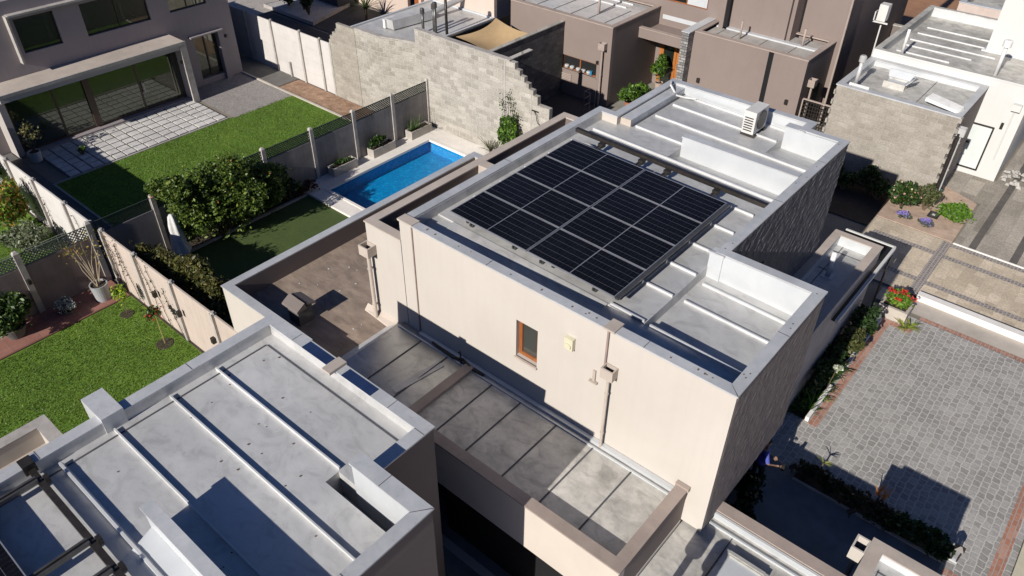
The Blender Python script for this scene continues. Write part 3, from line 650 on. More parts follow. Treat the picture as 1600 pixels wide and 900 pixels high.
# terrace wing with brown membrane
TW=[(-15.22,6.85),(-11.02,6.85),(-11.02,9.06),(-12.06,9.06),(-12.06,16.15),(-15.22,16.15)]
k=MB(); k.box(-15.22,-15.03,6.85,16.15,0,3.565); k.box(-15.03,-11.02,6.85,7.04,0,3.565); k.box(-15.03,-12.06,15.96,16.15,0,3.565); k.build('terrace_wall',cream,mh)
MB().prism([(-15.05,7.0),(-11.0,7.0),(-11.0,9.07),(-12.05,9.07),(-12.05,16.0),(-15.05,16.0)],2.8,3.05).build('terrace_roof',rustic,mh)
MB().hexa([(-11.45,7.0,3.04),(-10.9,7.0,3.04),(-10.9,9.06,3.04),(-11.45,9.06,3.04),(-11.45,7.0,3.06),(-10.9,7.0,3.31),(-10.9,9.06,3.31),(-11.45,9.06,3.06)]).build('sloped_flashing',zinc,mh)
k=MB(); t=.235
k.box(-15.24,-15.0,6.83,16.17,3.565,3.60); k.box(-15.0,-11.9,6.83,7.07,3.565,3.60); k.box(-15.0,-12.06,15.93,16.17,3.565,3.60); k.build('terrace_coping',coping,mh)
k=MB(); k.box(-15.035,-15.0,7.05,15.95,3.0,3.563); k.box(-15.0,-11.1,7.03,7.06,3.0,3.563); k.build('terrace_upstand',taupe_dark,mh)
k=MB(); k.box(-11.25,-11.0,6.9,7.1,3.0,3.57)
hopper_pipe(mh,-11.9,9.08,5.25,3.06,cream_cap,box=(.32,.27,.26),r=.05)
MB().hexa([(-12.35,8.95,3.05),(-10.5,8.80,3.05),(-10.5,9.08,3.05),(-12.35,9.08,3.05),(-12.35,8.97,3.08),(-10.5,8.82,3.08),(-10.5,9.08,3.2),(-12.35,9.08,3.2)]).build('wall_flashing',cream_cap,mh)
# carport wing: zinc roof between the two houses
k=MB().wall('x',6.76,6.96,-11.02,-3.24,0,3.56,[(-7.9,-3.6,.02,2.30)]); k.build('carport_wall',mat('carport_render',(.66,.58,.50),(.62,.545,.47),scale=1.2,streak=.015,big=.03),mh)
k=MB(); k.box(-3.44,-3.24,6.96,9.06,0,3.56); k.build('carport_side_wall',brown_wall,mh)
k=MB(); k.box(-7.9,-3.6,7.2,7.24,0,2.4); k.build('dark_opening',black,mh)  # black sheet, stands in for the deep shade in the carport opening
parts('carport_roof',zinc_warm,mh,[(-8.83,-3.44,6.96,9.07,3.15,3.33)]); parts('carport_roof',zinc_shiny,mh,[(-11.02,-8.83,6.96,9.07,3.15,3.331)])
k=MB(); rr=random.Random(15)
for i in range(42):
    x=rr.uniform(-14.8,-11.9); y=rr.uniform(8.2,15.5)
    if y>9 and x>-12.3: continue
    s=rr.uniform(.008,.022); k.hexa([(x-s,y-s,3.05),(x+s,y-s*.6,3.05),(x+s,y+s,3.05),(x-s*.5,y+s,3.05),(x-s,y-s,3.06),(x+s,y-s*.6,3.062),(x+s,y+s,3.06),(x-s*.5,y+s,3.065)])
o=k.build('debris',flash); tag(o,'pale specks of debris scattered on the brown terrace roof','debris',None,'stuff')
k=MB(); k.box(-11.02,-3.21,6.74,6.98,3.56,3.60); k.box(-3.45,-3.21,6.98,9.06,3.56,3.598); k.build('carport_coping',tan_cap,mh)
k=MB(); k.box(-3.47,-3.19,8.98,9.07,3.55,3.64); k.build('coping_end',tan_cap,mh)
k=MB(); k.box(-11.0,-3.44,8.86,8.90,3.33,3.36); k.box(-10.4,-3.44,8.97,9.07,3.33,3.40); k.build('gutter_flashing',flash,mh)
for x in (-10.2,-9.35,-7.99,-7.17,-6.2,-5.27,-4.35):
    k=MB(); k.box(x-.016,x+.016,6.98,8.86,3.31,3.345); k.build('roof_joint',dark_rib,mh)
k=MB(); k.box(-8.83,-8.60,6.98,8.95,3.33,3.42); k.build('roof_divider',tan_cap,mh)
k=MB(); k.hexa([(-11.0,7.9,3.05),(-9.4,7.3,3.33),(-9.2,8.6,3.33),(-11.0,8.9,3.05),(-11.0,7.9,3.2),(-9.4,7.3,3.35),(-9.2,8.6,3.35),(-11.0,8.9,3.2)]); k.build('folded_flashing',zinc,mh)
k=MB(); k.tube([(-9.9,8.93,3.42),(-9.2,8.9,3.38),(-8.95,8.97,3.42),(-8.6,8.9,3.38),(-8.3,8.93,3.38)],.035,6); k.tube([(-8.95,8.9,3.36),(-8.95,8.88,3.75),(-8.92,8.8,3.78)],.02,6); k.build('pipe',darkmetal,mh)
# front garage wing
k=MB(); k.box(-3.24,-3.23,4,9.06,0,2.6); k.box(-3.24,-.2,9.70,9.90,0,2.665); k.build('garage_wall',cream,mh)
k=MB(); k.box(-3.22,-.2,4,9.70,2.35,2.50); k.build('garage_roof',zinc_warm,mh)
k=MB(); k.box(-2.795,-.2,9.66,9.92,2.665,2.70); k.build('garage_coping',tan_cap,mh)
k=MB(); k.box(-2.79,-.2,9.60,9.65,2.50,2.66); k.box(-2.79,-.2,9.42,9.46,2.50,2.55); k.build('garage_upstand',flash,mh)
seams(mh,[('y',4,9.40,-2.28,2.5),('y',4,9.40,-.95,2.5)],dark_rib,.012,.02)
sk=thing('roof_skylight',(-1.8,8.9,2.5),'framed skylight with a bright pane on the garage roof','skylight')
P=[(-2.12,8.3),(-1.48,8.3),(-1.48,8.95),(-2.12,8.95)]
MB().ring(inset(P,-.1),P,2.50,2.64).build('frame',zinc_warm,sk); MB().prism(P,2.55,2.60).build('pane',flash,sk)
MB().box(-2.15,-1.45,8.98,9.05,2.64,2.66).build('lid_edge',zinc_warm,sk)
# low wing on the east side
EW=[(-4.83,12.72),(-3.48,12.72),(-3.48,20.62),(-4.83,20.62)]
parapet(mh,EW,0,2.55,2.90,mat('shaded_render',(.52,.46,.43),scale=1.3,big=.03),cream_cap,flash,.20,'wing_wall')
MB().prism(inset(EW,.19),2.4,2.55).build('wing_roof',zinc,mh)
seams(mh,[('y',17.0,20.4,-4.45,2.55),(-4.62,-3.7,20.05,2.55),(-4.62,-4.2,19.0,2.55)],dark_rib,.01,.02)
# canopy over the side entrance
cn=thing('entrance_canopy',(-4.0,20.9,0),'dark flat canopy with a white edge trim beside the low east wing','canopy')
MB().box(-4.80,-3.36,20.66,21.60,2.36,2.40).build('canopy_panel',black,cn)
MB().box(-3.46,-3.36,17.2,20.66,2.36,2.40).build('side_panel',darkmetal,cn)
k=MB(); k.box(-4.80,-3.30,21.60,21.66,2.34,2.44); k.box(-3.36,-3.28,17.2,21.60,2.34,2.44); k.build('edge_trim',white_r,cn)
MB().tube([(-3.33,21.55,0),(-3.33,21.55,2.34)],.03,8).build('post',darkmetal,cn)
# the wall terminal on the front
lp=thing('wall_siren',(-6.13,9.08,5.45),'pale yellow alarm box on the cream wall between window and downpipe','alarm box')
k=MB(); k.box(-6.23,-6.03,8.98,9.08,5.42,5.70); k.build('casing',ivory,lp); MB().tube([(-6.13,8.98,5.52),(-6.13,8.955,5.52)],.07,14).build('horn',ivory,lp)
# roof pipes
vent('vent_pipe',-4.24,18.75,2.55,3.35,.07,fabric_white,None,'white vent pipe on the low east wing roof, half in shadow')
vent('vent_pipe',-2.72+.115,8.98-2.55,2.5,3.78,.07,silver,.17,'silver capped vent pipe on the garage roof nearest the carport','capped vents on the garage roof',cap_h=.3)
vent('vent_pipe',-2.30+.12,8.94-2.75,2.5,3.85,.07,silver,.17,'silver capped vent pipe on the garage roof nearest the skylight','capped vents on the garage roof',cap_h=.3)
# chimney box on the terrace
ch=thing('chimney_box',(-13.3,7.75,3.05),'small grey metal chimney box with a peaked hood on the brown terrace roof','chimney')
MB().box(-13.46,-13.04,7.5,7.92,3.05,3.54).build('body',mat('chimney_metal',(.12,.115,.11),(.09,.085,.08),scale=5),ch)
k=MB(); k.hexa([(-13.56,7.42,3.54),(-12.96,7.42,3.54),(-12.96,7.72,3.54),(-13.56,7.72,3.54),(-13.56,7.44,3.58),(-12.96,7.44,3.58),(-12.96,7.68,3.72),(-13.56,7.68,3.72)])
k.hexa([(-13.56,7.74,3.64),(-12.96,7.74,3.64),(-12.96,8.0,3.54),(-13.56,8.0,3.54),(-13.56,7.74,3.68),(-12.96,7.74,3.68),(-12.96,8.0,3.58),(-13.56,8.0,3.58)]); k.build('hood',taupe_dark,ch)
# air conditioner
ac=thing('air_conditioner',(-7.25,18.7,6.0),'white air conditioning unit standing on the zinc roof by the rear parapet','air conditioner')
MB().box(-7.40,-7.06,18.28,19.02,6.10,6.72).build('casing',ac_white,ac)
k=MB()
for i in range(6): k.box(-7.36,-7.12,18.268,18.282,6.18+i*.07,6.205+i*.07)
k.build('side_vent',black,ac)
MB().tube([(-7.06,18.66,6.42),(-7.035,18.66,6.42)],.26,24).build('fan_grille',darkmetal,ac)
k=MB(); k.box(-7.43,-7.03,18.32,18.38,5.98,6.10); k.box(-7.43,-7.03,18.92,18.98,5.98,6.10); k.build('foot',darkmetal,ac)
pp=MB(); pp.tube([(-10.2,19.3,6.40),(-10.05,19.0,6.42),(-9.8,18.95,6.2),(-9.6,19.1,6.14),(-9.3,19.23,6.14)],.03,6); o=pp.build('roof_hose',fabric_white); tag(o,'white hose running along the rear gutter of the zinc roof','hose')
# ------------------------------------------------------------------ SOLAR ARRAY
PL,PW=2.17,1.105
def cell_material():
    m,nt,b=_new('solar_cells'); co=N(nt,'ShaderNodeTexCoord').outputs['Object']; sp=N(nt,'ShaderNodeSeparateXYZ'); nt.links.new(co,sp.inputs[0])
    def line(sock,period,width):
        a=N(nt,'ShaderNodeMath',operation='PINGPONG'); a.inputs[1].default_value=period/2; nt.links.new(sock,a.inputs[0])
        c=N(nt,'ShaderNodeMath',operation='LESS_THAN'); c.inputs[1].default_value=width/2; nt.links.new(a.outputs[0],c.inputs[0]); return c.outputs[0]
    ly=line(sp.outputs[1],PW/6,.005); lx=line(sp.outputs[0],PL/24,.004)
    base=ramp(nt,noise(nt,coords(nt,obj=True),5,6,.7),[(.3,(.005,.0055,.008)),(.7,(.009,.0095,.013))])
    big=ramp(nt,noise(nt,coords(nt),.8,3,.5),[(.3,(.75,)*3),(.7,(1.3,)*3)]); base=mix(nt,base,big,1.0,'MULTIPLY')
    c1=mix(nt,base,(.028,.030,.042),lx); c2=mix(nt,c1,(.17,.175,.19),ly)
    du=N(nt,'ShaderNodeTexNoise'); du.inputs['Scale'].default_value=45; nt.links.new(co,du.inputs['Vector']); sp2=ramp(nt,du.outputs['Fac'],[(.68,(0,0,0)),(.80,(.05,.052,.055))])
    c3=mix(nt,c2,sp2,1.0,'ADD'); nt.links.new(c3,b.inputs['Base Color']); b.inputs['Roughness'].default_value=.22; b.inputs['Specular IOR Level'].default_value=.14
    return m
cellm=cell_material()
panel=thing('solar_panel',(0,0,0),'x','solar panel')
k=MB(); fw=.018
k.box(0,PL,0,fw,0,.038); k.box(0,PL,PW-fw,PW,0,.038); k.box(0,fw,fw,PW-fw,0,.038); k.box(PL-fw,PL,fw,PW-fw,0,.038); k.build('frame',silver,panel)
MB().box(fw,PL-fw,fw,PW-fw,.024,.034).build('cells',cellm,panel)
MB().box(PL/2-.011,PL/2+.011,fw,PW-fw,.0341,.0352).build('centre_strip',silver,panel)
MB().box(fw,PL-fw,fw,PW-fw,.006,.012).build('back_sheet',black,panel)
rows=['northernmost row by the dark beam','second row from the dark beam','third row from the dark beam','row nearest the cream front wall']
tilt=math.radians(1.55); GAP=.022; first=True
AX0,AY1=-10.20,14.485
for r_ in range(4):
    for c_ in range(2):
        p=panel if first else copy_tree(panel); first=False
        x=AX0+c_*(PL+GAP); y=AY1-(r_+1)*(PW+GAP)+GAP
        p.location=(x,y,6.345-(x-AX0)*math.tan(tilt)); p.rotation_euler=(0,tilt,0)
        tag(p,'black solar panel on the cream house, %s column, %s'%('poolside' if c_==0 else 'street side',rows[r_]),'solar panel','solar panels on the cream house roof')
mf=thing('mounting_frame',(-7.7,15,6.02),'dark steel beam and rails carrying the solar panels over the zinc roof','mounting frame')
def zt(x): return 6.345-(x-AX0)*math.tan(tilt)
MB().hexa([(-10.45,14.94,zt(-10.45)-.01),(-4.95,14.94,zt(-4.95)-.01),(-4.95,15.04,zt(-4.95)-.01),(-10.45,15.04,zt(-10.45)-.01),(-10.45,14.94,zt(-10.45)+.09),(-4.95,14.94,zt(-4.95)+.09),(-4.95,15.04,zt(-4.95)+.09),(-10.45,15.04,zt(-10.45)+.09)]).build('beam',darkmetal,mf)
for x in (-9.55,-8.35,-7.62,-6.30):
    k=MB(); z=zt(x); k.box(x-.05,x-.015,9.98,14.95,z-.075,z-.012); k.box(x+.015,x+.05,9.98,14.95,z-.075,z-.012); k.box(x-.015,x+.015,9.98,14.95,z-.075,z-.062); k.build('rail',alu,mf)
    MB().box(x-.07,x+.07,14.78,14.93,z-.08,z+.03).build('clamp',darkmetal,mf)
for x in (-9.9,-7.5,-5.9):
    for y in (10.25,12.4): MB().box(x-.03,x+.03,y-.03,y+.03,6.02,zt(x)-.01).build('leg',darkmetal,mf)
o=MB().tube([(-10.1,14.62,6.2),(-9.9,14.75,6.16),(-9.7,14.7,6.12)],.11,8).build('cable_bundle',zinc,mf)
MB().hexa([(-5.83,10.0,6.22),(-5.75,10.0,6.22),(-5.75,14.48,6.22),(-5.83,14.48,6.22),(-5.83,10.0,6.26),(-5.75,10.0,6.26),(-5.75,14.48,6.26),(-5.83,14.48,6.26)]).build('edge_rail',alu,mf)

# ------------------------------------------------------------------ HOUSE IN FRONT (lower left)
BT=5.66; BR=5.40
bh=thing('zinc_roofed_house',(-8.5,0,0),'house with a broad ribbed zinc roof directly south of the cream house','house')
BP=[(-11.02,-7),(-5.21,-7),(-5.21,4.45),(-6.55,4.45),(-6.55,5.78),(-11.02,5.78)]
UT=6.02
bwall=mat('brownish_render',(.20,.165,.15),(.185,.15,.138),scale=1.2,big=.04)
MB().ring(BP,inset(BP,.18),0,BT-.036).build('wall',bwall,bh)
k=MB(); k.box(-10.84,-10.81,-7,5.6,BR-.4,BT-.037); k.box(-10.84,-6.76,5.57,5.60,BR-.4,BT-.038); k.box(-6.76,-6.73,4.5,5.6,BR-.4,BT-.037); k.build('upstand',zinc,bh)
parts('coping',coping,bh,[(-11.045,-10.80,-7,5.56,BT-.035,BT),(-11.045,-6.525,5.56,5.805,BT-.035,BT+.001),(-6.77,-6.525,4.42,5.56,BT-.035,BT-.001)])
k=MB(); k.box(-5.39,-5.211,-7,4.449,BT-.1,UT-.036); k.build('east_parapet',bwall,bh)
parts('high_coping',coping,bh,[(-5.42,-5.19,-7,4.20,UT-.035,UT),(-6.77,-5.19,4.20,4.475,UT-.035,UT+.001)])
k=MB(); k.box(-10.81,-7.20,-7,5.57,4.8,BR); k.box(-7.20,-6.76,4.26,5.57,4.8,BR); k.box(-7.20,-5.40,-7,3.99,4.8,BR); k.build('roof',zinc,bh)
MB().box(-7.20,-5.40,3.99,4.26,4.7,4.82).build('gutter_floor',zinc,bh)
k=MB(); k.box(-6.75,-5.40,4.24,4.449,4.8,UT-.036); k.box(-6.75,-5.40,4.23,4.24,4.85,UT-.036); k.build('inner_upstand',flash,bh)
for (a,b_,y) in ((-10.75,-7.22,4.30),(-10.75,-5.45,3.37),(-10.75,-5.45,2.34)): seams(bh,[(a,b_,y,BR)],None,.065,.028)
seams(bh,[(-10.6,-6.8,5.32,BR)],dark_rib,.012,.03); seams(bh,[('y',-6,5.3,-10.62,BR)],dark_rib,.012,.03)
k=MB(); k.hexa([(-10.7,1.38,BR),(-5.65,1.38,BR),(-5.65,1.46,BR),(-10.7,1.46,BR),(-10.7,1.38,BR+.09),(-5.65,1.38,BR+.09),(-5.65,1.42,BR+.09),(-10.7,1.42,BR+.09)]); k.build('standing_seam',rib,bh)
k=MB(); k.box(-8.43,-5.40,1.73,1.88,BR-.05,5.97); k.build('roof_upstand',flash,bh); MB().box(-8.46,-5.40,1.70,1.90,5.97,6.0).build('roof_upstand_cap',coping,bh)
MB().hexa([(-8.3,1.15,BR),(-5.5,1.15,BR),(-5.5,1.73,BR),(-8.3,1.73,BR),(-8.2,1.3,BR+.01),(-5.5,1.25,BR+.01),(-5.5,1.729,BR+.12),(-8.42,1.729,BR+.12)]).build('lap_flashing',flash,bh)
k=MB(); k.box(-10.8,-9.98,5.58,5.60,5.2,5.64)
for (x0,x1) in ((-9.80,-9.08),(-8.66,-7.88)):
    MB().box(x0,x1,5.56,5.77,BT,BT+.006).build('navy_patch',navy_m,bh)  # dark navy rectangles laid on the north coping
MB().box(-9.02,-8.80,5.42,5.82,BT+.0,BT+.06).build('drain_cap',cream_cap,bh)
for (x0,x1,y0,y1) in ((-11.04,-10.81,3.9,3.912),(-11.04,-10.81,1.2,1.212),(-10.1,-10.088,5.57,5.80),(-7.45,-7.438,5.57,5.80),(-6.76,-6.53,5.55,5.56)): MB().box(x0,x1,y0,y1,BT,BT+.004).build('coping_joint',dark_rib,bh)
for (x0,x1,y0,y1) in ((-5.41,-5.20,2.9,2.912),(-6.1,-6.088,4.21,4.47)): MB().box(x0,x1,y0,y1,UT,UT+.004).build('coping_joint',dark_rib,bh)
k=MB(); k.hexa([(-5.41,4.19,UT),(-5.40,4.19,UT),(-5.19,4.46,UT),(-5.20,4.47,UT),(-5.41,4.19,UT+.004),(-5.40,4.19,UT+.004),(-5.19,4.46,UT+.004),(-5.20,4.47,UT+.004)]); k.build('mitre_joint',dark_rib,bh)
k=MB(); rr=random.Random(12)
for i in range(26):
    x=rr.uniform(-10.6,-5.6); y=rr.uniform(1.9,5.3)
    if x>-7.3 and y>3.9: continue
    s=rr.uniform(.008,.02); k.hexa([(x-s,y-s,BR),(x+s,y-s*.6,BR),(x+s,y+s,BR),(x-s*.5,y+s,BR),(x-s,y-s,BR+.01),(x+s,y-s*.6,BR+.008),(x+s,y+s,BR+.01),(x-s*.5,y+s,BR+.012)])
o=k.build('debris',bark); tag(o,'dry specks of debris scattered on the ribbed zinc roof','debris',None,'stuff')
# square chimney block on the west parapet
k=MB(); k.box(-11.50,-10.78,2.22,2.60,4.9,5.74); k.build('parapet_block',coping,bh)
WL=[(-12.35,-7),(-11.04,-7),(-11.04,1.75),(-12.35,1.75)]
MB().ring(WL,inset(WL,.2),0,5.10).build('side_wall',cream,bh); MB().prism(inset(WL,.19),4.4,4.72).build('side_roof',cream_cap,bh)
MB().ring(inset(WL,-.02),inset(WL,.21),5.10,5.13).build('side_coping',conc_post,bh)
k=MB()
for y in (.2,.6,1.0): k.box(-12.0,-11.3,y,y+.05,4.72,4.80)
k.build('batten',fabric_white,bh)
# its own mounting frame and one panel at the frame edge
m2=thing('mounting_frame',(-8.8,1.0,5.4),'dark steel beam and rails over the ribbed zinc roof, mostly without panels','mounting frame')
MB().box(-10.80,-5.45,.98,1.08,5.49,5.59).build('beam',darkmetal,m2)
for x in (-10.48,-8.80,-8.13):
    k=MB(); k.box(x-.06,x-.02,-5.5,1.0,5.595,5.66); k.box(x+.02,x+.06,-5.5,1.0,5.595,5.66); k.box(x-.02,x+.02,-5.5,1.0,5.595,5.61); k.build('rail',alu,m2)
    MB().box(x-.0,x+.10,1.08,1.15,5.50,5.64).build('clamp',darkmetal,m2)
MB().box(-11.0,-10.78,.93,1.12,5.50,5.70).build('bracket',darkmetal,m2)
p2=copy_tree(panel); p2.location=(-10.98,.17-PW,5.665); p2.rotation_euler=(0,0,0); tag(p2,'solar panel cut off by the picture corner, on the ribbed zinc roof','solar panel','solar panels on the ribbed zinc roof')
# small garage roof at the bottom right
g2=thing('garage',(.6,8,0),'low garage with pale parapet and a corner rainwater hopper beside the driveway','garage')
GP=[(-.18,4),(1.36,4),(1.36,11.04),(-.18,11.04)]
parapet(g2,GP,0,2.45,2.70,cream,cream_cap,flash,.22); MB().prism(inset(GP,.21),2.3,2.47).build('roof',zinc,g2)
seams(g2,[('y',4,10.6,.12,2.47),(.1,1.1,10.55,2.47)],dark_rib,.015,.02)
k=MB(); P=[(-.46,10.62),(-.20,10.62),(-.20,10.98),(-.46,10.98)]; k.ring(P,inset(P,.035),2.28,2.66); k.prism(inset(P,.02),2.28,2.31); k.build('rainwater_hopper',cream,g2)
MB().tube([(-.33,10.8,0),(-.33,10.8,2.3)],.05,10).build('downpipe',cream,g2)

brown_frame=mat('brown_anodised_frame',(.085,.055,.04),(.07,.045,.03),scale=9,rough=.45)
# ------------------------------------------------------------------ HOUSE WITH THE BIG SLIDING DOORS (upper left)
th=thing('mauve_house',(-36,12,0),'mauve-grey house with wide sliding doors behind the lawn','house')
X=-34.35
k=MB().wall('y',X,X-.25,-3,19.60,0,5.75,[(9.3,16.0,.0,2.45),(17.42,18.64,.30,2.36),(10.28,11.82,3.66,5.0),(12.88,15.72,3.64,4.98),(16.66,18.50,3.70,5.0)]); k.build('front_wall',mauve,th)
parts('side_wall',mauve,th,[(-40.6,-34.6,19.35,19.60,0,5.75),(-40.6,-40.4,-3,19.35,0,5.75)])
MB().box(-40.4,-34.60,-3,19.35,5.5,5.6).build('roof',zinc,th)
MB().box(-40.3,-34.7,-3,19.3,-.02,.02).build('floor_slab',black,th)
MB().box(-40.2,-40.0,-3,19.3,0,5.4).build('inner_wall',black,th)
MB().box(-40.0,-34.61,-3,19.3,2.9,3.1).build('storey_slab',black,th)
# projecting canopy frame round the sliding doors
k=MB(); k.box(-34.34,-32.92,8.35,16.26,2.55,2.80); k.box(-34.34,-32.92,16.06,16.26,0,2.55); k.box(-34.34,-32.92+-.6,8.35,8.60,0,2.55); k.build('canopy_frame',mat('greige_render',(.47,.43,.40),(.44,.40,.375),scale=1.2,big=.04),th)
k=MB(); k.box(-34.34,-32.90,8.33,16.28,2.80,2.84); k.build('canopy_coping',cream_cap,th)
k=MB(); k.box(-32.99,-32.90,15.98,16.28,0,2.80); k.box(-32.96,-32.89,8.35,16.28,2.74,2.87); k.build('edge_trim',conc_post,th)
k=MB(); k.box(-33.9,-33.35,8.6,16.06,0,.12); k.build('threshold',mauve,th)
f=window(th,'y',-33.60,-.05,8.60,16.06,.12,2.50,brown_frame,glass_big,(10.47,14.05),.09,'sliding_door')
MB().box(-33.66,-33.58,11.70,11.98,.18,2.44).build('centre_post',brown_frame,f)
MB().box(-33.57,-33.53,14.15,14.19,.9,1.4).build('handle',silver,f)
window(th,'y',X,-.16,17.42,18.64,.30,2.36,darkmetal,glass_big,(18.02,),.07,'glass_door')
window(th,'y',X,-.10,10.28,11.82,3.66,5.0,darkmetal,glass_dark,(),.05)
window(th,'y',X,-.10,12.88,15.72,3.64,4.98,darkmetal,glass_dark,(14.35,),.05)
window(th,'y',X,-.10,16.66,18.50,3.70,5.0,darkmetal,glass_big,(17.55,18.05),.05)
k=MB(); k.box(X,X+.30,9.98,10.06,3.36,5.24); k.box(X,X+.30,10.06,16.3,5.18,5.26); k.build('window_hood',conc_post,th)
k=MB(); k.box(X,X+.22,17.2,18.9,2.38,2.44); k.box(X,X+.14,18.64,18.92,0,2.38); k.build('door_surround',mauve,th)
k=MB(); k.box(X,X+.12,-3,16.35,2.86,7.4); k.build('upper_wall',mauve,th) if False else None
wall_lamp(X,19.07,1.95,'x',1,darkmetal,'small dark wall lamp beside the far glass door of the mauve house')
wall_lamp(-33.0,16.0,1.9,'y',-1,darkmetal,'small dark wall lamp on the inner side of the patio frame')

# ------------------------------------------------------------------ BROWN HOUSE (top centre)
br=thing('taupe_house',(-18,32,0),'taupe two-storey house with a honey wood front door','house')
Y=28.34
k=MB().wall('x',Y,Y+.22,-24.05,-18.17,0,3.70,[(-20.86,-18.88,1.24,1.90)]); k.build('front_wall',brown_wall,br)
parts('side_wall',taupe_dark,br,[(-18.39,-18.17,Y+.22,32.3,0,3.70),(-24.05,-23.85,Y+.22,38,0,3.70)])
P=[(-24.05,Y),(-18.17,Y),(-18.17,32.3),(-24.05,32.3)]
MB().ring(inset(P,-.02),inset(P,.24),3.70,3.75).build('coping',tan_cap,br)
k=MB(); k.box(-23.85,-18.39,Y+.22,32.3,3.3,3.55); k.box(-24.6,-24.05,29,34,3.2,3.55); k.build('roof',zinc,br)
for x in (-23.0,-22.0,-21.0,-20.0,-19.1): seams(br,[('y',Y+.3,31.2,x,3.55)],dark_rib,.02,.025)
for y in (31.4,32.0): seams(br,[(-23.7,-19.5,y,3.55)])
MB().box(-20.8,-19.4,Y+.25,Y+1.6,-.1,.9).build('kitchen_block',black,br)
f=window(br,'x',Y,.09,-20.86,-18.88,1.24,1.90,wood,black,(-19.85,),.06)
MB().box(-20.90,-18.84,Y-.03,Y+.02,1.18,1.24).build('sill',brown_wall,f)
k=MB(); rr=random.Random(4)
for i in range(5):
    x=-20.55+i*.32+rr.uniform(-.06,.06); k.lathe([(0,1.30),(.09,1.31),(.12,1.40),(.10,1.44),(0,1.45)],x,Y+.05,10)
k.build('dish',pot_white,f)
k=MB(); k.box(-19.25,-19.12,Y+.0,Y+.1,1.30,1.48); k.build('box',mat('blue_box',(.03,.25,.45),scale=5),f)
hopper_pipe(br,-18.55,Y,3.0,.0,tan_cap,box=(.34,.26,.3),r=.045)
wall_lamp(-18.82,Y,1.95,'y',-1,darkmetal,'small dark wall lamp between kitchen window and downpipe on the taupe house','lamps on the taupe house')
k=MB()
for i in range(6): k.box(-21.0,-20.25,Y-.05,Y-.02,.62+i*.075,.65+i*.075)
k.build('air_grille',tan_cap,br)
# second storey behind
k=MB().wall('x',32.3,32.5,-24.05,-14.6,0,7.5,[(-18.05,-15.80,4.05,5.3),(-17.95,-16.35,0,2.30)]); k.box(-14.62,-12.01,32.25,32.45,3.3,9); k.box(-14.6,-14.44,31.6,32.3,3.4,9) if False else None
k.build('upper_wall',brown_wall,br)
k=MB(); k.box(-12.01,-9.95,33.30,33.5,0,9.5); k.box(-14.95,-14.75,31.9,32.3,3.4,9); k.box(-12.04,-11.85,32.45,33.3,3.4,9); k.box(-10.15,-9.95,33.5,42,0,9.5); k.build('tower_wall',brown_wall,br)
parts('recess',black,br,[(-12.0,-11.78,33.26,33.30,3.4,9),(-14.75,-14.60,32.0,32.2,3.4,9)])
window(br,'x',32.3,.06,-18.05,-15.80,4.05,5.3,wood,glass_dark,(-16.9,),.05)
MB().box(-16.85,-15.86,32.33,32.36,4.1,5.25).build('blind',flash,br)
k=MB(); k.tube([(-9.92,33.25,0),(-9.92,33.25,9)],.045,8); k.build('downpipe',tan_cap,br)
# entrance canopy, door, stone wall
k=MB(); k.box(-18.17,-15.65,30.54,30.74,2.74,3.18); k.box(-18.17,-15.65,30.74,32.3,2.74,2.90); k.build('porch_roof',brown_wall,br)
MB().box(-18.17,-15.65,30.52,30.76,3.18,3.21).build('porch_coping',tan_cap,br)
MB().box(-18.0,-15.7,32.28,32.296,3.2,3.4).build('porch_flashing',flash,br)
d=MB().box(-17.02,-16.36,32.34,32.42,.0,2.24).build('front_door',door_wood,br)
k=MB(); k.box(-17.15,-17.02,32.30,32.42,0,2.3); k.box(-17.95,-17.72,32.30,32.42,0,2.3); k.box(-17.72,-17.15,32.30,32.42,2.2,2.3); k.build('door_frame',door_wood,br)
MB().box(-17.72,-17.15,32.38,32.40,0,2.2).build('side_light',glass_dark,br)
k=MB()
for z in (.3,.75,1.2,1.65): k.box(-16.96,-16.42,32.325,32.34,z,z+.32)
k.build('door_panel',door_wood,br)
MB().tube([(-16.92,32.30,1.0),(-16.92,32.30,1.25)],.015,6).build('handle',silver,br)
k=MB(); k.box(-15.65,-15.32,29.95,32.3,0,3.74); k.build('stone_pier',stone_ledge,br)
MB().box(-15.68,-15.29,29.92,32.3,3.74,3.78).build('pier_coping',coping,br)
BK=[(-15.30,30.42),(-10.15,30.42),(-10.15,33.30),(-15.30,33.30)]
k=MB(); k.box(-15.31,-11.82,30.42,30.6,0,3.70); k.box(-11.60,-10.15,30.42,30.6,0,3.70); k.build('garage_front',brown_wall,br)
k=MB(); k.box(-10.35,-10.15,30.6,33.3,0,3.70); k.build('garage_side_wall',taupe_dark,br)
MB().box(-11.82,-11.60,30.50,30.58,0,3.70).build('expansion_gap',black,br)
MB().ring(inset(BK,-.02),inset(BK,.22),3.70,3.75).build('garage_coping',tan_cap,br)
MB().prism(inset(BK,.2),3.4,3.56).build('garage_roof',mat('sandy_roof',(.50,.47,.43),(.38,.355,.325),scale=2.5,grime=.2),br)
for x in (-14.6,-13.9,-12.6,-11.3): seams(br,[('y',30.65,33.2,x,3.56)],dark_rib,.012,.02)
k=MB(); k.box(-15.08,-10.37,32.0,32.25,3.56,3.62) ; k.build('flashing',flash,br)
hopper_pipe(br,-10.15,31.2,2.75,0,tan_cap,sgn=1,box=(.34,.28,.3),axis='x')
MB().box(-10.14,-10.12,31.8,32.5,.9,2.2).build('window',black,br)
vent('vent_pipe',-13.58,31.27,3.56,4.35,.045,tan_cap,None,'thin grey vent pipe on the taupe garage roof, nearest the stone pier','vent pipes on the taupe garage roof',base=False)
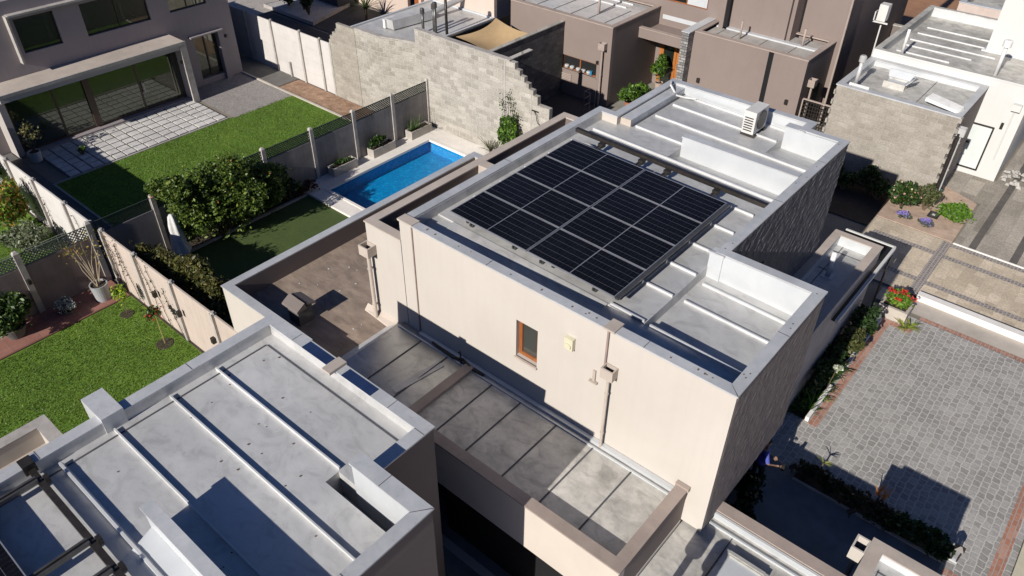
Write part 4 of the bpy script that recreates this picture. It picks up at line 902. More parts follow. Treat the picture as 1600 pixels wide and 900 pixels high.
vent('vent_pipe',-11.13,32.1,3.56,4.35,.045,tan_cap,None,'thin grey vent pipe on the taupe garage roof, nearest the downpipe corner','vent pipes on the taupe garage roof',base=False)
vent('vent_pipe',-20.1,30.0,3.55,4.75,.06,tan_cap,None,'tall grey vent pipe on the taupe house flat roof',base=False)
wall_lamp(-14.75,30.42,1.55,'y',-1,darkmetal,'small dark wall lamp on the wider taupe wall by the stone pier','lamps on the taupe house',s=.13)
wall_lamp(-10.62,30.42,1.75,'y',-1,darkmetal,'small dark wall lamp on the narrow taupe wall by the iron gate','lamps on the taupe house',s=.13)
gt=thing('iron_gate',(-9.75,30.9,0),'black wire gate between the taupe garage and the block wall','gate')
k=MB()
for i in range(12): k.box(-10.12+i*.115,-10.12+i*.115+.03,30.9,30.92,0,1.95)
for z in np.arange(.1,1.95,.16): k.box(-10.13,-8.72,30.92,30.935,z,z+.03)
k.build('mesh',darkmetal,gt); k=MB(); k.box(-10.13,-8.70,30.88,30.94,1.95,2.0); k.box(-10.15,-10.10,30.88,30.94,0,1.95); k.build('frame',tan_cap,gt)
# chequered block walls in the taupe house yard
bw=thing('yard_block_wall',(-20.8,26,0),'rough dark block wall with a pale top joining the taupe house','wall')
MB().box(-20.98,-20.80,21.8,28.30,0,3.42).build('body',blocks_dark,bw); MB().box(-21.0,-20.78,21.78,28.32,3.42,3.46).build('top_course',blocks,bw)
bw=thing('yard_block_wall',(-19.6,22.6,0),'short stub of rough block wall just behind the stepped wall','wall')
MB().box(-19.62,-19.44,21.75,24.3,0,3.55).build('body',blocks_dark,bw); MB().box(-19.64,-19.42,21.73,24.32,3.55,3.59).build('top_course',blocks,bw)

# ------------------------------------------------------------------ BLOCK ANNEX AND WHITE HOUSE (top right)
an=thing('block_annex',(-6.3,31,0),'single storey annex of pale weathered blocks with a flat roof','building')
AP=[(-8.48,29.26),(-4.02,29.26),(-4.02,32.9),(-8.48,32.9)]
k=MB(); k.box(-8.46,-4.04,29.26,29.46,0,3.58); k.build('front_wall',blocks2,an)
parts('side_wall',taupe_dark,an,[(-4.22,-4.02,29.47,32.9,0,3.58),(-8.46,-8.26,29.47,32.9,0,3.58)])
k=MB(); rr=random.Random(8)
for i in range(18):
    z=i*.2; 
    if i%2==0: k.box(-8.52-rr.uniform(0,.05),-8.44,29.26,29.46,z+.01,z+.19)
    if i%2==1: k.box(-4.04,-3.97-rr.uniform(0,.05)+.03,29.25,29.46,z+.01,z+.19)
k.build('quoin_block',blocks2,an)
MB().ring(inset(AP,-.02),inset(AP,.24),3.58,3.63).build('coping',coping,an)
MB().prism(inset(AP,.22),3.2,3.38).build('roof',zinc_warm,an)
seams(an,[('y',29.5,32.8,-5.75,3.38)],dark_rib,.012,.02)
MB().ring(inset(AP,.2),inset(AP,.24),3.3,3.575).build('upstand',flash,an)
hopper_pipe(an,-3.98,29.5,3.2,0,zinc,sgn=1,box=(.26,.26,.3),r=.06,axis='x')
MB().tube([(-3.9,29.42,0),(-3.9,29.42,3.0)],.07,10).build('drainpipe',darkmetal,an)
hb=thing('roof_hatch',(-6.9,31.1,3.38),'open metal roof hatch with flaps on the block annex','roof hatch')
P=[(-7.25,30.8),(-6.45,30.8),(-6.45,31.35),(-7.25,31.35)]
MB().ring(P,inset(P,.05),3.38,3.62).build('kerb',zinc_warm,hb); MB().prism(inset(P,.04),3.5,3.56).build('lid',flash,hb)
k=MB(); k.hexa([(-7.25,31.34,3.62),(-6.45,31.34,3.62),(-6.45,31.37,3.62),(-7.25,31.37,3.62),(-7.35,31.55,3.85),(-6.35,31.55,3.85),(-6.35,31.58,3.85),(-7.35,31.58,3.85)])
k.hexa([(-6.45,30.8,3.62),(-6.42,30.8,3.62),(-6.42,31.35,3.62),(-6.45,31.35,3.62),(-6.25,30.8,3.85),(-6.22,30.8,3.85),(-6.22,31.35,3.85),(-6.25,31.35,3.85)]); k.build('flap',flash,hb)
vent('vent_pipe',-8.0,29.95,3.38,4.45,.075,zinc,.13,'tall grey vent pipe with a round cap on the annex corner',cap_h=.2)
o=MB().hexa([(-5.45,29.95,3.6),(-4.2,29.55,3.6),(-4.1,29.95,3.6),(-5.35,30.45,3.6),(-5.45,29.97,3.72),(-4.25,29.6,3.68),(-4.15,29.95,3.76),(-5.35,30.40,3.78)]).build('white_plastic_sheet',fabric_white); tag(o,'folded white sheet lying on the annex parapet corner','sheet')
o=MB().tube([(-8.1,29.52,3.66),(-7.35,29.5,3.66)],.055,8).build('plastic_tube',fabric_white); tag(o,'short white tube lying on the annex parapet','tube')
fl=thing('floodlight',(-8.75,34.1,0),'white floodlight box on a slim pole beside the white house','floodlight')
MB().tube([(-8.75,34.0,0),(-8.80,34.05,4.55)],.03,8).build('pole',ac_white,fl)
P=[(-9.0,33.85),(-8.65,33.85),(-8.65,34.25),(-9.0,34.25)]
k=MB(); k.ring(P,inset(P,.05),4.75,5.35); k.prism(P,5.35,5.40); k.build('housing',ac_white,fl); MB().prism(inset(P,.04),4.8,5.3).build('lens',darkmetal,fl)
k=MB(); k.box(-9.1,-8.5,33.8,33.84,4.68,4.74); k.box(-9.1,-9.06,33.8,34.1,4.7,5.1); k.build('bracket',ac_white,fl)

wh=thing('white_house',(-5,38,0),'white rendered house with a ribbed flat roof','house')
WP=[(-8.48,32.92),(-2.54,32.92),(-2.54,40.2),(-8.48,40.2)]
k=MB(); k.box(-8.48,-2.54,32.92,33.12,0,3.93); k.build('front_wall',white_r,wh)
k=MB(); k.box(-2.74,-2.54,33.12,40.2,0,3.93); k.box(-8.48,-8.28,33.12,40.2,0,3.93); k.box(-8.28,-2.74,40.0,40.2,0,3.93); k.build('side_wall',white_r,wh)
MB().ring(inset(WP,-.01),inset(WP,.22),3.93,3.96).build('coping',zinc_warm,wh)
k=MB(); k.box(-8.45,-2.56,32.90,32.915,3.90,3.965); k.build('front_edge',white_r,wh)
MB().prism(inset(WP,.2),3.3,3.55).build('roof',zinc_warm,wh)
MB().box(-8.27,-5.2,39.97,39.995,3.55,3.93).build('upstand',flash,wh)
for i,(a,b_,y) in enumerate(((-8.0,-5.9,34.5),(-8.0,-5.3,35.4),(-8.0,-4.6,36.2),(-8.0,-5.2,37.2),(-7.9,-5.2,38.2))): seams(wh,[(a,b_,y,3.55)],None,.05,.06)
for x in (-7.0,-5.9,-4.8,-3.7): seams(wh,[('y',33.15,34.3,x,3.55)],dark_rib,.012,.02)
k=MB(); k.box(-5.15,6,36.9,37.1,3.4,9.5); k.box(-5.15,-4.95,37.1,46,3.4,9.5); k.build('upper_wall',white_r,wh)
k=MB(); k.box(-5.3,-2.6,36.86,36.90,3.55,3.62); k.box(-5.25,-5.17,37.0,40,3.55,3.62); k.build('flashing',flash,wh)
gd=MB().box(-4.15,-3.32,32.885,32.915,.30,2.08).build('meter_door',mat('pale_glass_door',(.68,.72,.69),(.64,.68,.65),scale=3,rough=.3),wh)
k=MB(); k.box(-4.22,-3.26,32.86,32.90,.25,.31); k.box(-4.22,-3.26,32.86,32.90,2.08,2.14); k.box(-3.32,-3.26,32.86,32.90,.31,2.08); k.build('door_frame',darkmetal,wh)
k=MB(); k.box(-4.1,-3.9,32.80,32.86,1.3,1.36); k.build('handle',darkmetal,wh)
k=MB(); k.box(-3.12,-3.02,32.86,32.915,2.15,2.40); k.build('doorbell',darkmetal,wh)
k=MB(); k.box(-2.98,-2.68,32.70,32.915,3.0,3.25); k.build('rainwater_hopper',white_r,wh); MB().tube([(-2.86,32.89,.9),(-2.86,32.89,3.0)],.02,6).build('downpipe',white_r,wh)
vent('vent_pipe',-8.0+.35,34.0,3.55,4.65,.06,fabric_white,None,'thin white vent pipe on the white house roof, by the side parapet','vent pipes on the white house roof',base=False)
vent('vent_pipe',-4.15,34.35,3.55,4.75,.075,fabric_white,.16,'white vent pipe with a square cap on the white house roof','vent pipes on the white house roof',cap_h=.22,base=False)
k=MB(); k.box(-2.9,12,33.4,36,0,2.6); o=thing('far_white_wing',(2,34,0),'pale wing of a house at the right picture edge','building'); 
k=MB(); k.box(-1.2,8,34.6,34.8,0,2.7); k.build('wall',white_r,o); MB().box(-1.6,-.4,33.6,34.55,.9,1.1).build('ledge',tan_pave,o)
rk=thing('stone_pile',(-2.0,33.4,0),'pile of pale rocks beside the white house corner','rocks')
k=MB(); rr=random.Random(6)
for i in range(40):
    x=-2.35+rr.uniform(0,1.0); y=33.0+rr.uniform(0,1.2); s=rr.uniform(.05,.12); z=rr.uniform(0,.2)
    k.hexa([(x-s,y-s*.8,z),(x+s,y-s,z),(x+s*.9,y+s,z),(x-s,y+s*.9,z),(x-s*.6,y-s*.5,z+s),(x+s*.5,y-s*.6,z+s*1.1),(x+s*.6,y+s*.4,z+s),(x-s*.5,y+s*.6,z+s*.9)])
k.build('rock',mat('pale_rock',(.5,.47,.43),(.34,.32,.29),scale=8),rk)
# terracotta coloured house and walls far behind
fh=thing('far_house',(-8,44,0),'pale pink building with a parapet roof behind the white house','house')
FP=[(-7.6,41.5),(-3.0,41.5),(-3.0,47),(-7.6,47)]
parapet(fh,FP,0,3.6,4.0,mat('pale_pink_render',(.70,.58,.52),scale=2),flash,None,.22); MB().prism(inset(FP,.2),3.4,3.6).build('roof',zinc_warm,fh)
hw=thing('dark_yard_wall',(-9.3,38,0),'dark wall with a thin top edge behind the floodlight','wall')
MB().box(-9.9,-9.0,40.5,40.7,0,2.6).build('body',taupe_dark,hw); MB().box(-9.92,-8.98,40.48,40.72,2.6,2.65).build('top',conc_post,hw)

# ------------------------------------------------------------------ FAR BUILDINGS (top centre-left)
c1=thing('cream_far_house',(-34,32,0),'cream house wall with a brown door beyond the shaded street','house')
k=MB(); k.box(-37.9,-33.5,30.3,30.5,0,5); k.box(-37.9,-37.7,30.5,36,0,5); k.box(-33.5,-32.9,30.9,31.1,0,5); k.box(-32.9,-24.3,30.6,30.8,0,6); k.build('wall',mat('peach_render',(.62,.50,.42),(.60,.48,.40),scale=1.2,big=.03),c1)
MB().box(-33.48,-32.95,30.82,30.89,0,2.3).build('door',wood,c1)
hopper_pipe(c1,-32.5,30.6,2.0,0,wood,box=(.3,.25,.28))
k=MB(); k.box(-37.9,-36.9,30.27,30.295,0,.18); k.box(-36.9,-33.5,30.27,30.295,0,.18); k.build('plinth',taupe_dark,c1)
wall_lamp(-34.15,30.3,1.55,'y',-1,conc_white,'small white wall lamp on the far cream house',s=.2)
c2=thing('low_grey_house',(-26.5,26,0),'low house with a pale grey flat roof behind the stepped block wall','building')
LP2=[(-28.3,21.75),(-24.15,21.75),(-24.15,27.3),(-28.3,27.3)]
MB().ring(LP2,inset(LP2,.2),0,3.0).build('wall',taupe_dark,c2); MB().prism(inset(LP2,.0),3.0,3.05).build('roof',zinc,c2)
MB().ring(inset(LP2,-.02),inset(LP2,.1),3.05,3.12).build('coping',flash,c2)
k=MB(); k.box(-28.2,-24.2,27.3,27.5,0,4.3); k.build('rear_wall',mat('peach_render_lit',(.64,.53,.45),(.62,.51,.43),scale=1.2),c2)
R2=[(-26.6,27.5),(-24.1,27.5),(-24.1,31),(-26.6,31)]
MB().ring(inset(R2,-.02),inset(R2,.12),4.3,4.36).build('upper_coping',coping,c2); MB().prism(R2,4.1,4.3).build('upper_roof',zinc,c2)
seams(c2,[('y',27.6,30.5,-25.4,4.3)],None,.05,.06)
k=MB(); k.tube([(-24.6,27.6,4.3),(-24.6,27.6,5.2)],.02,6); k.build('antenna_mast',darkmetal,c2)
dc=thing('roof_duct',(-26.7,24.5,3.05),'long bare metal duct lying across the low grey roof','duct')
k=MB(); k.hexa([(-27.0,23.0,3.1),(-26.5,23.0,3.1),(-26.2,25.2,3.1),(-26.7,25.2,3.1),(-27.0,23.0,3.5),(-26.55,23.0,3.5),(-26.25,25.2,3.5),(-26.7,25.2,3.5)]); k.build('box_section',zinc,dc)
MB().tube([(-26.4,25.2,3.3),(-26.3,26.2,3.45),(-26.2,27.2,3.6)],.14,12).build('round_section',zinc,dc)
MB().box(-27.1,-26.95,22.9,23.5,3.08,3.48).build('wrapping',fabric_white,dc)
for i,(x,y,zt_,cr,lab) in enumerate(((-25.35,23.75,3.95,.10,'shortest of the four capped chimney pipes on the low grey roof'),(-25.1,24.2,4.1,.10,'capped chimney pipe just behind the thick pair on the low grey roof'),(-24.85,24.05,4.25,.11,'grey capped chimney pipe in the middle of the low roof group'),(-24.35,24.25,4.75,.12,'tallest black chimney pipe at the edge of the low grey roof'))):
    vent('chimney_pipe',x,y,3.05,zt_,.065,darkmetal if i==3 else alu,cr,lab,'chimney pipes on the low grey roof','chimney pipe',cap_h=.2,base=False)
# shade sail
sl=thing('shade_sail',(-22.9,26,2.7),'tan shade sail stretched over the dark yard','shade sail')
k=MB(); A,B_,C_,D_=Vector((-24.1,24.55,2.95)),Vector((-21.1,23.6,2.75)),Vector((-20.95,27.3,2.95)),Vector((-24.0,27.2,3.15)); n=14
for i in range(n+1):
    for j in range(n+1):
        u,v=i/n,j/n
        uu=.5+(u-.5)*(1-.22*math.sin(math.pi*v)); vv=.5+(v-.5)*(1-.22*math.sin(math.pi*u))
        p=(A*(1-uu)+B_*uu)*(1-vv)+(D_*(1-uu)+C_*uu)*vv; p.z-=.28*math.sin(math.pi*u)*math.sin(math.pi*v); k.v.append(tuple(p))
for i in range(n):
    for j in range(n):
        q=i*(n+1)+j; k.f.append((q,q+n+1,q+n+2,q+1))
k.build('canvas',sail_m,sl,smooth=True)
k=MB(); k.box(-24.14,-24.10,22.2,28.3,0,3.0); k.build('yard_wall',black,c2)
# dark block and planter at the far corner
dk=thing('dark_house',(-41,31,0),'dark grey house wall in shadow behind the gravel planter','house')
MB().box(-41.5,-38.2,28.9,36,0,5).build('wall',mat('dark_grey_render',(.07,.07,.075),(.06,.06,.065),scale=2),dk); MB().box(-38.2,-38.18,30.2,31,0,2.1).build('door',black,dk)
pl=thing('gravel_planter',(-39,27.5,0),'triangular planter of pale gravel with dark edging at the far street corner','planter')
PP=[(-41.9,26.3),(-37.2,26.25),(-38.2,29.6),(-38.25,28.8),(-41.6,28.8)]
MB().prism(PP,.0,.16).build('gravel',mat('white_gravel',(.55,.52,.50),(.38,.36,.35),scale=30,bs=.8,bd=.02,bscale=50),pl)
MB().ring(inset(PP,-.06),inset(PP,-.005),0,.2).build('edging',conc_post,pl)
# ------------------------------------------------------------------ FENCES
def post_mb(x,y,h,s=.075,cap=True):
    k=MB(); k.box(x-s,x+s,y-s,y+s,0,h)
    if cap: k.hexa([(x-s,y-s,h),(x+s,y-s,h),(x+s,y+s,h),(x-s,y+s,h),(x-s*.5,y-s*.5,h+.07),(x+s*.5,y-s*.5,h+.07),(x+s*.5,y+s*.5,h+.07),(x-s*.5,y+s*.5,h+.07)])
    return k
def lattice(x,y0,y1,z0,z1,pitch=.10,w=.034,t=.012):
    k=MB(); H_=z1-z0; L=y1-y0
    for sgn in (1,-1):
        c=-H_
        while c<L+H_:
            # line from (c,z0) to (c+sgn*H, z1)
            ya,yb=(c,c+H_) if sgn>0 else (c+H_,c)
            za,zb=z0,z1
            # clip
            def clip(ya,za,yb,zb):
                pts=[]
                dy=yb-ya
                t0,t1=0,1
                for lim,sg in ((0,1),(L,-1)):
                    fa=(ya-lim)*sg; fb=(yb-lim)*sg
                    if fa<0 and fb<0: return None
                    if fa<0: t0=max(t0,fa/(fa-fb))
                    if fb<0: t1=min(t1,fa/(fa-fb))
                if t1-t0<.02: return None
                return (ya+dy*t0,za+(zb-za)*t0,ya+dy*t1,za+(zb-za)*t1)
            r_=clip(ya,za,yb,zb)
            if r_:
                a,b,c2,d=r_; xo=x+(.003 if sgn>0 else -.012); hw=w*.7
                P=lambda yy,zz,xx:(xx,y0+yy,zz)
                k.hexa([P(a-hw,b,xo),P(a-hw,b,xo+t),P(a+hw,b,xo+t),P(a+hw,b,xo),P(c2-hw,d,xo),P(c2-hw,d,xo+t),P(c2+hw,d,xo+t),P(c2+hw,d,xo)])
            c+=pitch
    k.box(x-.012,x+.018,y0,y1,z0-.02,z0+.006); k.box(x-.012,x+.018,y0,y1,z1-.006,z1+.02)
    return k
FX=-22.92
pf=thing('panel_fence',(FX,14,0),'grey concrete panel fence with dark diagonal trellis between pool and lawn','fence')
ys=[21.48,19.43,17.37,15.3,13.15,11.0,8.85]
for y in ys: post_mb(FX,y,2.2).build('post',conc_post,pf)
for a,b_ in zip(ys[1:],ys[:-1]):
    MB().box(FX-.03,FX+.03,a+.07,b_-.07,0,1.72).build('panel',conc_grey,pf)
    lattice(FX,a+.07,b_-.07,1.76,2.14).build('trellis',trellis_m,pf,fix=False)
pf=thing('panel_fence',(FX,7.8,0),'shaded fence bay with fine dark mesh on top where three gardens meet','fence')
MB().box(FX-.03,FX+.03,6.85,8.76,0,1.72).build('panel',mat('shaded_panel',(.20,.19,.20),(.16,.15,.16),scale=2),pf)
k=MB()
for i in range(46): k.box(FX-.004,FX+.004,6.85+i*.0415,6.858+i*.0415+.012,1.72,2.16)
k.box(FX-.012,FX+.012,6.85,8.76,2.14,2.17); k.build('mesh',trellis_m,pf)
pf=thing('panel_fence',(FX,3,0),'grey-brown panel fence with pale diagonal trellis behind the red garden path','fence')
ys=[6.70,4.55,2.4,.25,-1.9]
for y in ys: post_mb(FX,y,2.2,.085).build('post',conc_post,pf)
mauve_panel=mat('mauve_concrete_panel',(.27,.215,.20),(.20,.16,.15),scale=1.6,bs=.2,bd=.006,bscale=25,streak=.15,big=.1)
for a,b_ in zip(ys[1:],ys[:-1]):
    MB().box(FX-.03,FX+.03,a+.08,b_-.08,0,1.70).build('panel',mauve_panel,pf)
    lattice(FX,a+.08,b_-.08,1.74,2.12,.11,.03).build('trellis',mat('grey_green_trellis',(.16,.18,.16),(.12,.14,.12),scale=9) if a>4 else bpy.data.materials['grey_green_trellis'],pf,fix=False)
def xfence(label,y,xs,h,m,postm,top='flat',name='panel_wall',z=0,endh=None):
    t=thing(name,((xs[0]+xs[-1])/2,y,z),label,'wall')
    for i,x in enumerate(xs):
        k=MB(); k.box(x-.06,x+.06,y-.10,y+.06,z,z+h+.06); k.tube([(x,y-.02,z+h+.03),(x,y-.02,z+h+.10)],[.08,.05],8); k.build('post',postm,t)
    for a,b_ in zip(xs[:-1],xs[1:]):
        k=MB(); n=4; hh=h/n
        for j in range(n): k.box(a+.05,b_-.05,y-.025,y+.025,z+j*hh+(.004 if j else 0),z+(j+1)*hh)
        k.build('panel',m,t)
    return t
dv=xfence('beige panel wall with climbing vines beside the south lawn',6.85,[-22.30,-20.35,-18.30,-16.20,-14.6],2.12,conc_beige,conc_post)
lw=xfence('white panel wall west of the trellis corner, behind the yellow shrub',6.85,[-33.4,-31.3,-29.2,-27.05,-24.75,-23.0],2.1,conc_white,conc_post)
nw=xfence('tall white concrete panel wall beside the shaded street',20.98,[-44,-42,-39.9,-37.7,-35.4,-33.2,-30.93,-29.42,-28.62],2.5,conc_white,conc_post)
k=MB(); k.box(-32.1,-32.0,20.86,20.95,0,.75); k.build('stub_post',conc_post,nw)
# stepped block wall
sw=thing('stepped_block_wall',(-21,21.6,0),'tall pale block wall stepping down behind the swimming pool','wall')
k=MB(); H0=0
k.box(-28.60,-26.72,20.90,21.05,0,2.75)
for i,(x0,z) in enumerate(((-28.5,2.95),(-28.3,3.15),(-28.05,3.35))): k.box(x0,-26.72,20.901,21.049,z-.2,z)
k.box(-27.95,-26.72,20.902,21.048,3.35,3.62)
k.build('west_return',blocks2,sw)
k=MB(); k.box(-26.72,-25.2,20.92,21.12,0,3.66); k.prism([(-25.2,20.92),(-23.5,21.5),(-23.5,21.7),(-25.2,21.12)],0,3.66); k.build('middle_section',blocks,sw)
k=MB(); k.box(-23.5,-18.30,21.5,21.7,0,4.24)
st=[(-18.30,-18.02,4.22),(-18.02,-17.78,3.98),(-17.78,-17.55,3.78),(-17.55,-17.33,3.58),(-17.33,-17.10,3.38),(-17.10,-16.88,3.18),(-16.88,-16.30,2.86)]
for x0,x1,z in st: k.box(x0,x1,21.5,21.7,0,z)
k.build('tall_section',blocks,sw)
k=MB(); k.box(-23.52,-18.28,21.48,21.72,4.24,4.27); k.box(-26.7,-25.2,20.9,21.14,3.66,3.70); k.prism([(-25.2,20.9),(-23.5,21.48),(-23.5,21.72),(-25.2,21.14)],3.66,3.70)
k.build('top_course',conc_post,sw)
k=MB(); k.box(-18.55,-18.49,21.488,21.5,0,4.2); k.box(-17.2,-17.15,21.488,21.5,0,3.2); k.build('column_joint',conc_post,sw)
k=MB(); k.tube([(-17.0,21.45,2.6),(-16.85,21.4,2.5),(-16.8,21.42,2.2),(-16.6,21.45,2.0)],.015,6); k.box(-17.1,-16.8,21.42,21.48,2.6,2.63); k.build('cable_bracket',darkmetal,sw)
yr=MB(); yr.box(-24.05,-24.0,21.75,28.2,0,2.6); o=yr.build('yard_side_wall',black,sw) if False else None

for i,(x,z,lab) in enumerate(((-19.42,1.12,'dark cube lamp on the beige wall, nearest the potted tree'),(-18.07,1.12,'dark cube lamp on the beige wall, above the red rose'),(-16.33,1.12,'dark cube lamp on the beige wall, nearest the zinc roof'))):
    wall_lamp(x,6.75,z,'y',-1,darkmetal,lab,'cube lamps on the beige wall',s=.12)
wall_lamp(FX+.09,4.55,1.15,'x',1,darkmetal,'dark cube lamp on a fence post above the silvery plant',s=.10)
wf=thing('wire_fence',(-25.4,5.2,0),'low pale wire fence crossing the back lawn','fence')
k=MB()
for i in range(22):
    y=3.0+i*.17; k.tube([(-25.45,y,0),(-25.45,y,.75)],.006,4,False)
for z in (.1,.4,.75): k.tube([(-25.45,3.0,z),(-25.45,6.7,z)],.007,4,False)
k.build('wire_panel',mat('pale_wire',(.35,.38,.34),scale=5),wf)

# ------------------------------------------------------------------ PLANTS
def potted(name,x,y,r_,h,potm,label,taper=.8):
    t=thing(name,(x,y,0),label,'potted plant')
    MB().lathe([(0,.02),(r_*taper,.02),(r_,h),(r_*.88,h),(r_*.85,h-.05),(0,h-.05)],x,y,24).build('pot',potm,t)
    MB().lathe([(r_*.86,h-.045),(0,h-.04)],x,y,16).build('soil',dark_soil,t); return t
# hedge bush with orange flowers by the fence
hd=thing('flowering_bush',(-22.1,10.6,0),'large dark bush with orange flowers between fence and artificial turf','bush')
pts=np.concatenate([clumps((-22.3,10.0,1.4),(.85,.85,1.45),6000,20,1,.45,zmin=.05),clumps((-22.45,9.55,1.0),(.5,.4,.9),1500,9,19,.45,zmin=.05),clumps((-22.3,9.3,2.45),(.75,.7,.6),2200,9,15,.42,zmin=1.9),clumps((-22.1,11.1,1.45),(1.0,1.25,1.5),9000,26,2,.45,zmin=.05),clumps((-22.25,12.4,1.1),(.7,.9,1.05),4200,16,3,.45,zmin=.05)])
leaves_mesh('foliage',np.concatenate([pts,pts+np.array([.04,.06,.03])]),.072,[(.075,.13,.02),(.11,.175,.025),(.14,.21,.03),(.19,.24,.04),(.045,.08,.016)],hd,seed=1)
top=pts[pts[:,2]>1.6]; r=np.random.default_rng(9); top=top[r.integers(0,len(top),150)]+r.normal(size=(150,3))*.05
leaves_mesh('flowers',top,.075,[(.55,.20,.06),(.60,.28,.12),(.50,.14,.05)],hd,petal,1.1,seed=4)
k=MB(); stems(k,(-22.3,10.6,0),[(-22.1,9.3,1.6),(-22.2,10.3,2.1),(-22,11.5,1.9),(-22.2,12.4,1.2),(-21.9,10.9,1.5)],.06,.015,3); k.build('stem',bark,hd)
r0=np.array([.05,.04,.06])
ob=thing('olive_shrub',(-18.5,7.5,0),'long loose olive-brown shrub growing along the beige wall','shrub')
pts=np.concatenate([clumps((-20.3,7.45,1.35),(1.0,.45,.85),2600,10,5,.45,zmin=.2),clumps((-18.9,7.55,1.45),(1.1,.55,.95),3200,12,6,.45,zmin=.2),clumps((-17.5,7.6,1.30),(.9,.5,.95),2600,10,7,.45,zmin=.2),clumps((-16.6,7.5,.9),(.6,.4,.7),1200,8,8,.45,zmin=.1)])
leaves_mesh('foliage',np.concatenate([pts,pts+r0],0),.055,[(.13,.12,.03),(.09,.09,.022),(.18,.155,.045),(.06,.065,.016),(.12,.14,.03)],ob,seed=8,elong=2.4)
k=MB()
for i,x in enumerate((-20.4,-19,-17.6,-16.7)): stems(k,(x,7.45,0),[(x-.5,7.5,1.5),(x,7.7,1.8),(x+.5,7.4,1.4)],.035,.008,i)
k.build('stem',bark,ob)
vn=thing('climbing_vine',(-19.5,6.78,0),'thin leafy vine climbing the beige wall','vine')
k=MB(); vp=[]
r=random.Random(2)
for x0,x1,z1 in ((-21.9,-22.15,2.1),(-21.75,-21.55,2.0),(-19.6,-20.15,2.15),(-19.2,-19.7,2.1),(-18.5,-19.0,1.6),(-21.0,-21.5,1.9)):
    p=[]
    for i in range(9):
        t=i/8; p.append((x0+(x1-x0)*t+r.uniform(-.07,.07),6.79,z1*t))
    k.tube(p,.010,5)
    for i in range(9):
        for j in range(3 if i>3 else 1): vp.append((p[i][0]+r.gauss(0,.06),6.77,max(.05,p[i][2]+r.gauss(0,.08))))
k.build('stem',bark,vn); leaves_mesh('foliage',np.array(vp),.05,G_DARK+[(.10,.08,.05)],vn,seed=3)
vn=thing('climbing_vine',(-27,6.78,0),'sparse grey-green vine on the white wall behind the yellow shrub','vine')
k=MB(); vp=[]
for x0,x1,z1 in ((-29.2,-29.5,1.9),(-27.6,-28.1,1.8),(-27.1,-27.5,1.9),(-26.5,-26.7,1.5),(-23.8,-24.2,1.9),(-23.6,-23.4,1.7)):
    p=[(x0+(x1-x0)*i/8+r.uniform(-.07,.07),6.79,z1*i/8) for i in range(9)]; k.tube(p,.009,5)
    for q in p:
        for j in range(2): vp.append((q[0]+r.gauss(0,.08),6.77,max(.05,q[2]+r.gauss(0,.08))))
k.build('stem',bark,vn); leaves_mesh('foliage',np.array(vp),.055,[(.12,.13,.07),(.06,.07,.03),(.16,.14,.08)],vn,seed=5)
shrub('yellow_shrub',(-28.0,5.9,0),(1.0,.75),2.0,3600,.10,G_YEL+G_LIGHT,'yellow and orange leaved shrub in front of the white wall',seed=11,k=16)
shrub('pale_shrub',(-26.3,5.75,0),(.8,.65),1.05,2600,.07,[(.22,.26,.14),(.30,.33,.22),(.14,.18,.08)],'low pale green shrub beside the yellow shrub',seed=12)
shrub('dark_shrub',(-30.6,6.1,0),(.8,.6),2.3,2200,.10,G_DARK+G_MID,'dark green shrub at the picture edge by the white wall',seed=13)
# potted tree by the trellis corner
pt=potted('potted_tree',-22.05,6.1,.27,.62,mat('grey_glazed_pot',(.42,.43,.44),(.36,.37,.38),scale=5,rough=.5),'thin young tree with sparse yellow leaves in a grey pot on the red path',.78)
k=MB(); tips=[(-22.5,6.2,1.9),(-22.2,6.5,2.2),(-22.4,5.7,2.0),(-21.9,6.4,1.8),(-22.7,6.0,1.7),(-22.1,5.9,2.1)]
stems(k,(-22.05,6.1,.55),tips,.022,.005,3); stems(k,(-22.0,6.05,.55),[(-22.3,6.45,1.9),(-22.5,5.9,1.6)],.02,.005,4); k.build('trunk',mat('pale_bark',(.42,.34,.24),scale=9),pt)
vp=[(t[0]+r.gauss(0,.14),t[1]+r.gauss(0,.14),t[2]+r.gauss(0,.17)-.1) for t in tips for j in range(26)]
leaves_mesh('foliage',np.array(vp),.05,[(.40,.30,.05),(.30,.24,.05),(.20,.22,.05),(.32,.18,.05)],pt,seed=2)
t=potted('potted_shrub',-22.3,3.55,.38,.42,terracotta if False else mat('dark_bowl',(.14,.14,.13),scale=5),'big round leafy shrub in a dark bowl on the red path',.55)
leaves_mesh('foliage',clumps((-22.35,3.5,.85),(.72,.72,.6),3200,14,21,.42,zmin=.4),.085,G_MID+G_DARK+[(.18,.24,.08),(.12,.20,.04)],t,seed=7)
t=potted('silver_plant',-22.2,5.05,.20,.16,terracotta if False else bpy.data.materials['dark_bowl'],'small silvery-white leaved plant in a dark pot on the red path',.7)
leaves_mesh('foliage',clumps((-22.2,5.05,.30),(.32,.32,.24),1300,10,22,.42,zmin=.1),.055,[(.42,.46,.44),(.32,.37,.35),(.5,.53,.5)],t,seed=8)
t=thing('sapling',(-20.8,6.2,0),'thin sapling with bright yellow-green leaves on the lawn corner','young tree')
k=MB(); k.tube([(-20.8,6.2,0),(-20.83,6.22,.5),(-20.9,6.25,1.05)],[.014,.011,.006],6); k.build('trunk',bark,t)
leaves_mesh('foliage',clumps((-20.87,6.23,.75),(.16,.16,.42),380,8,23,.5),.06,[(.40,.50,.04),(.30,.42,.04),(.22,.34,.04)],t,seed=9)
k=MB(); k.lathe([(0,.02),(.2,.03),(.24,.0)],-20.8,6.2,14); k.build('soil_ring',dark_soil,t)
t=thing('standard_rose',(-18.67,6.25,0),'slim standard rose with dark red blooms beside the beige wall','rose')
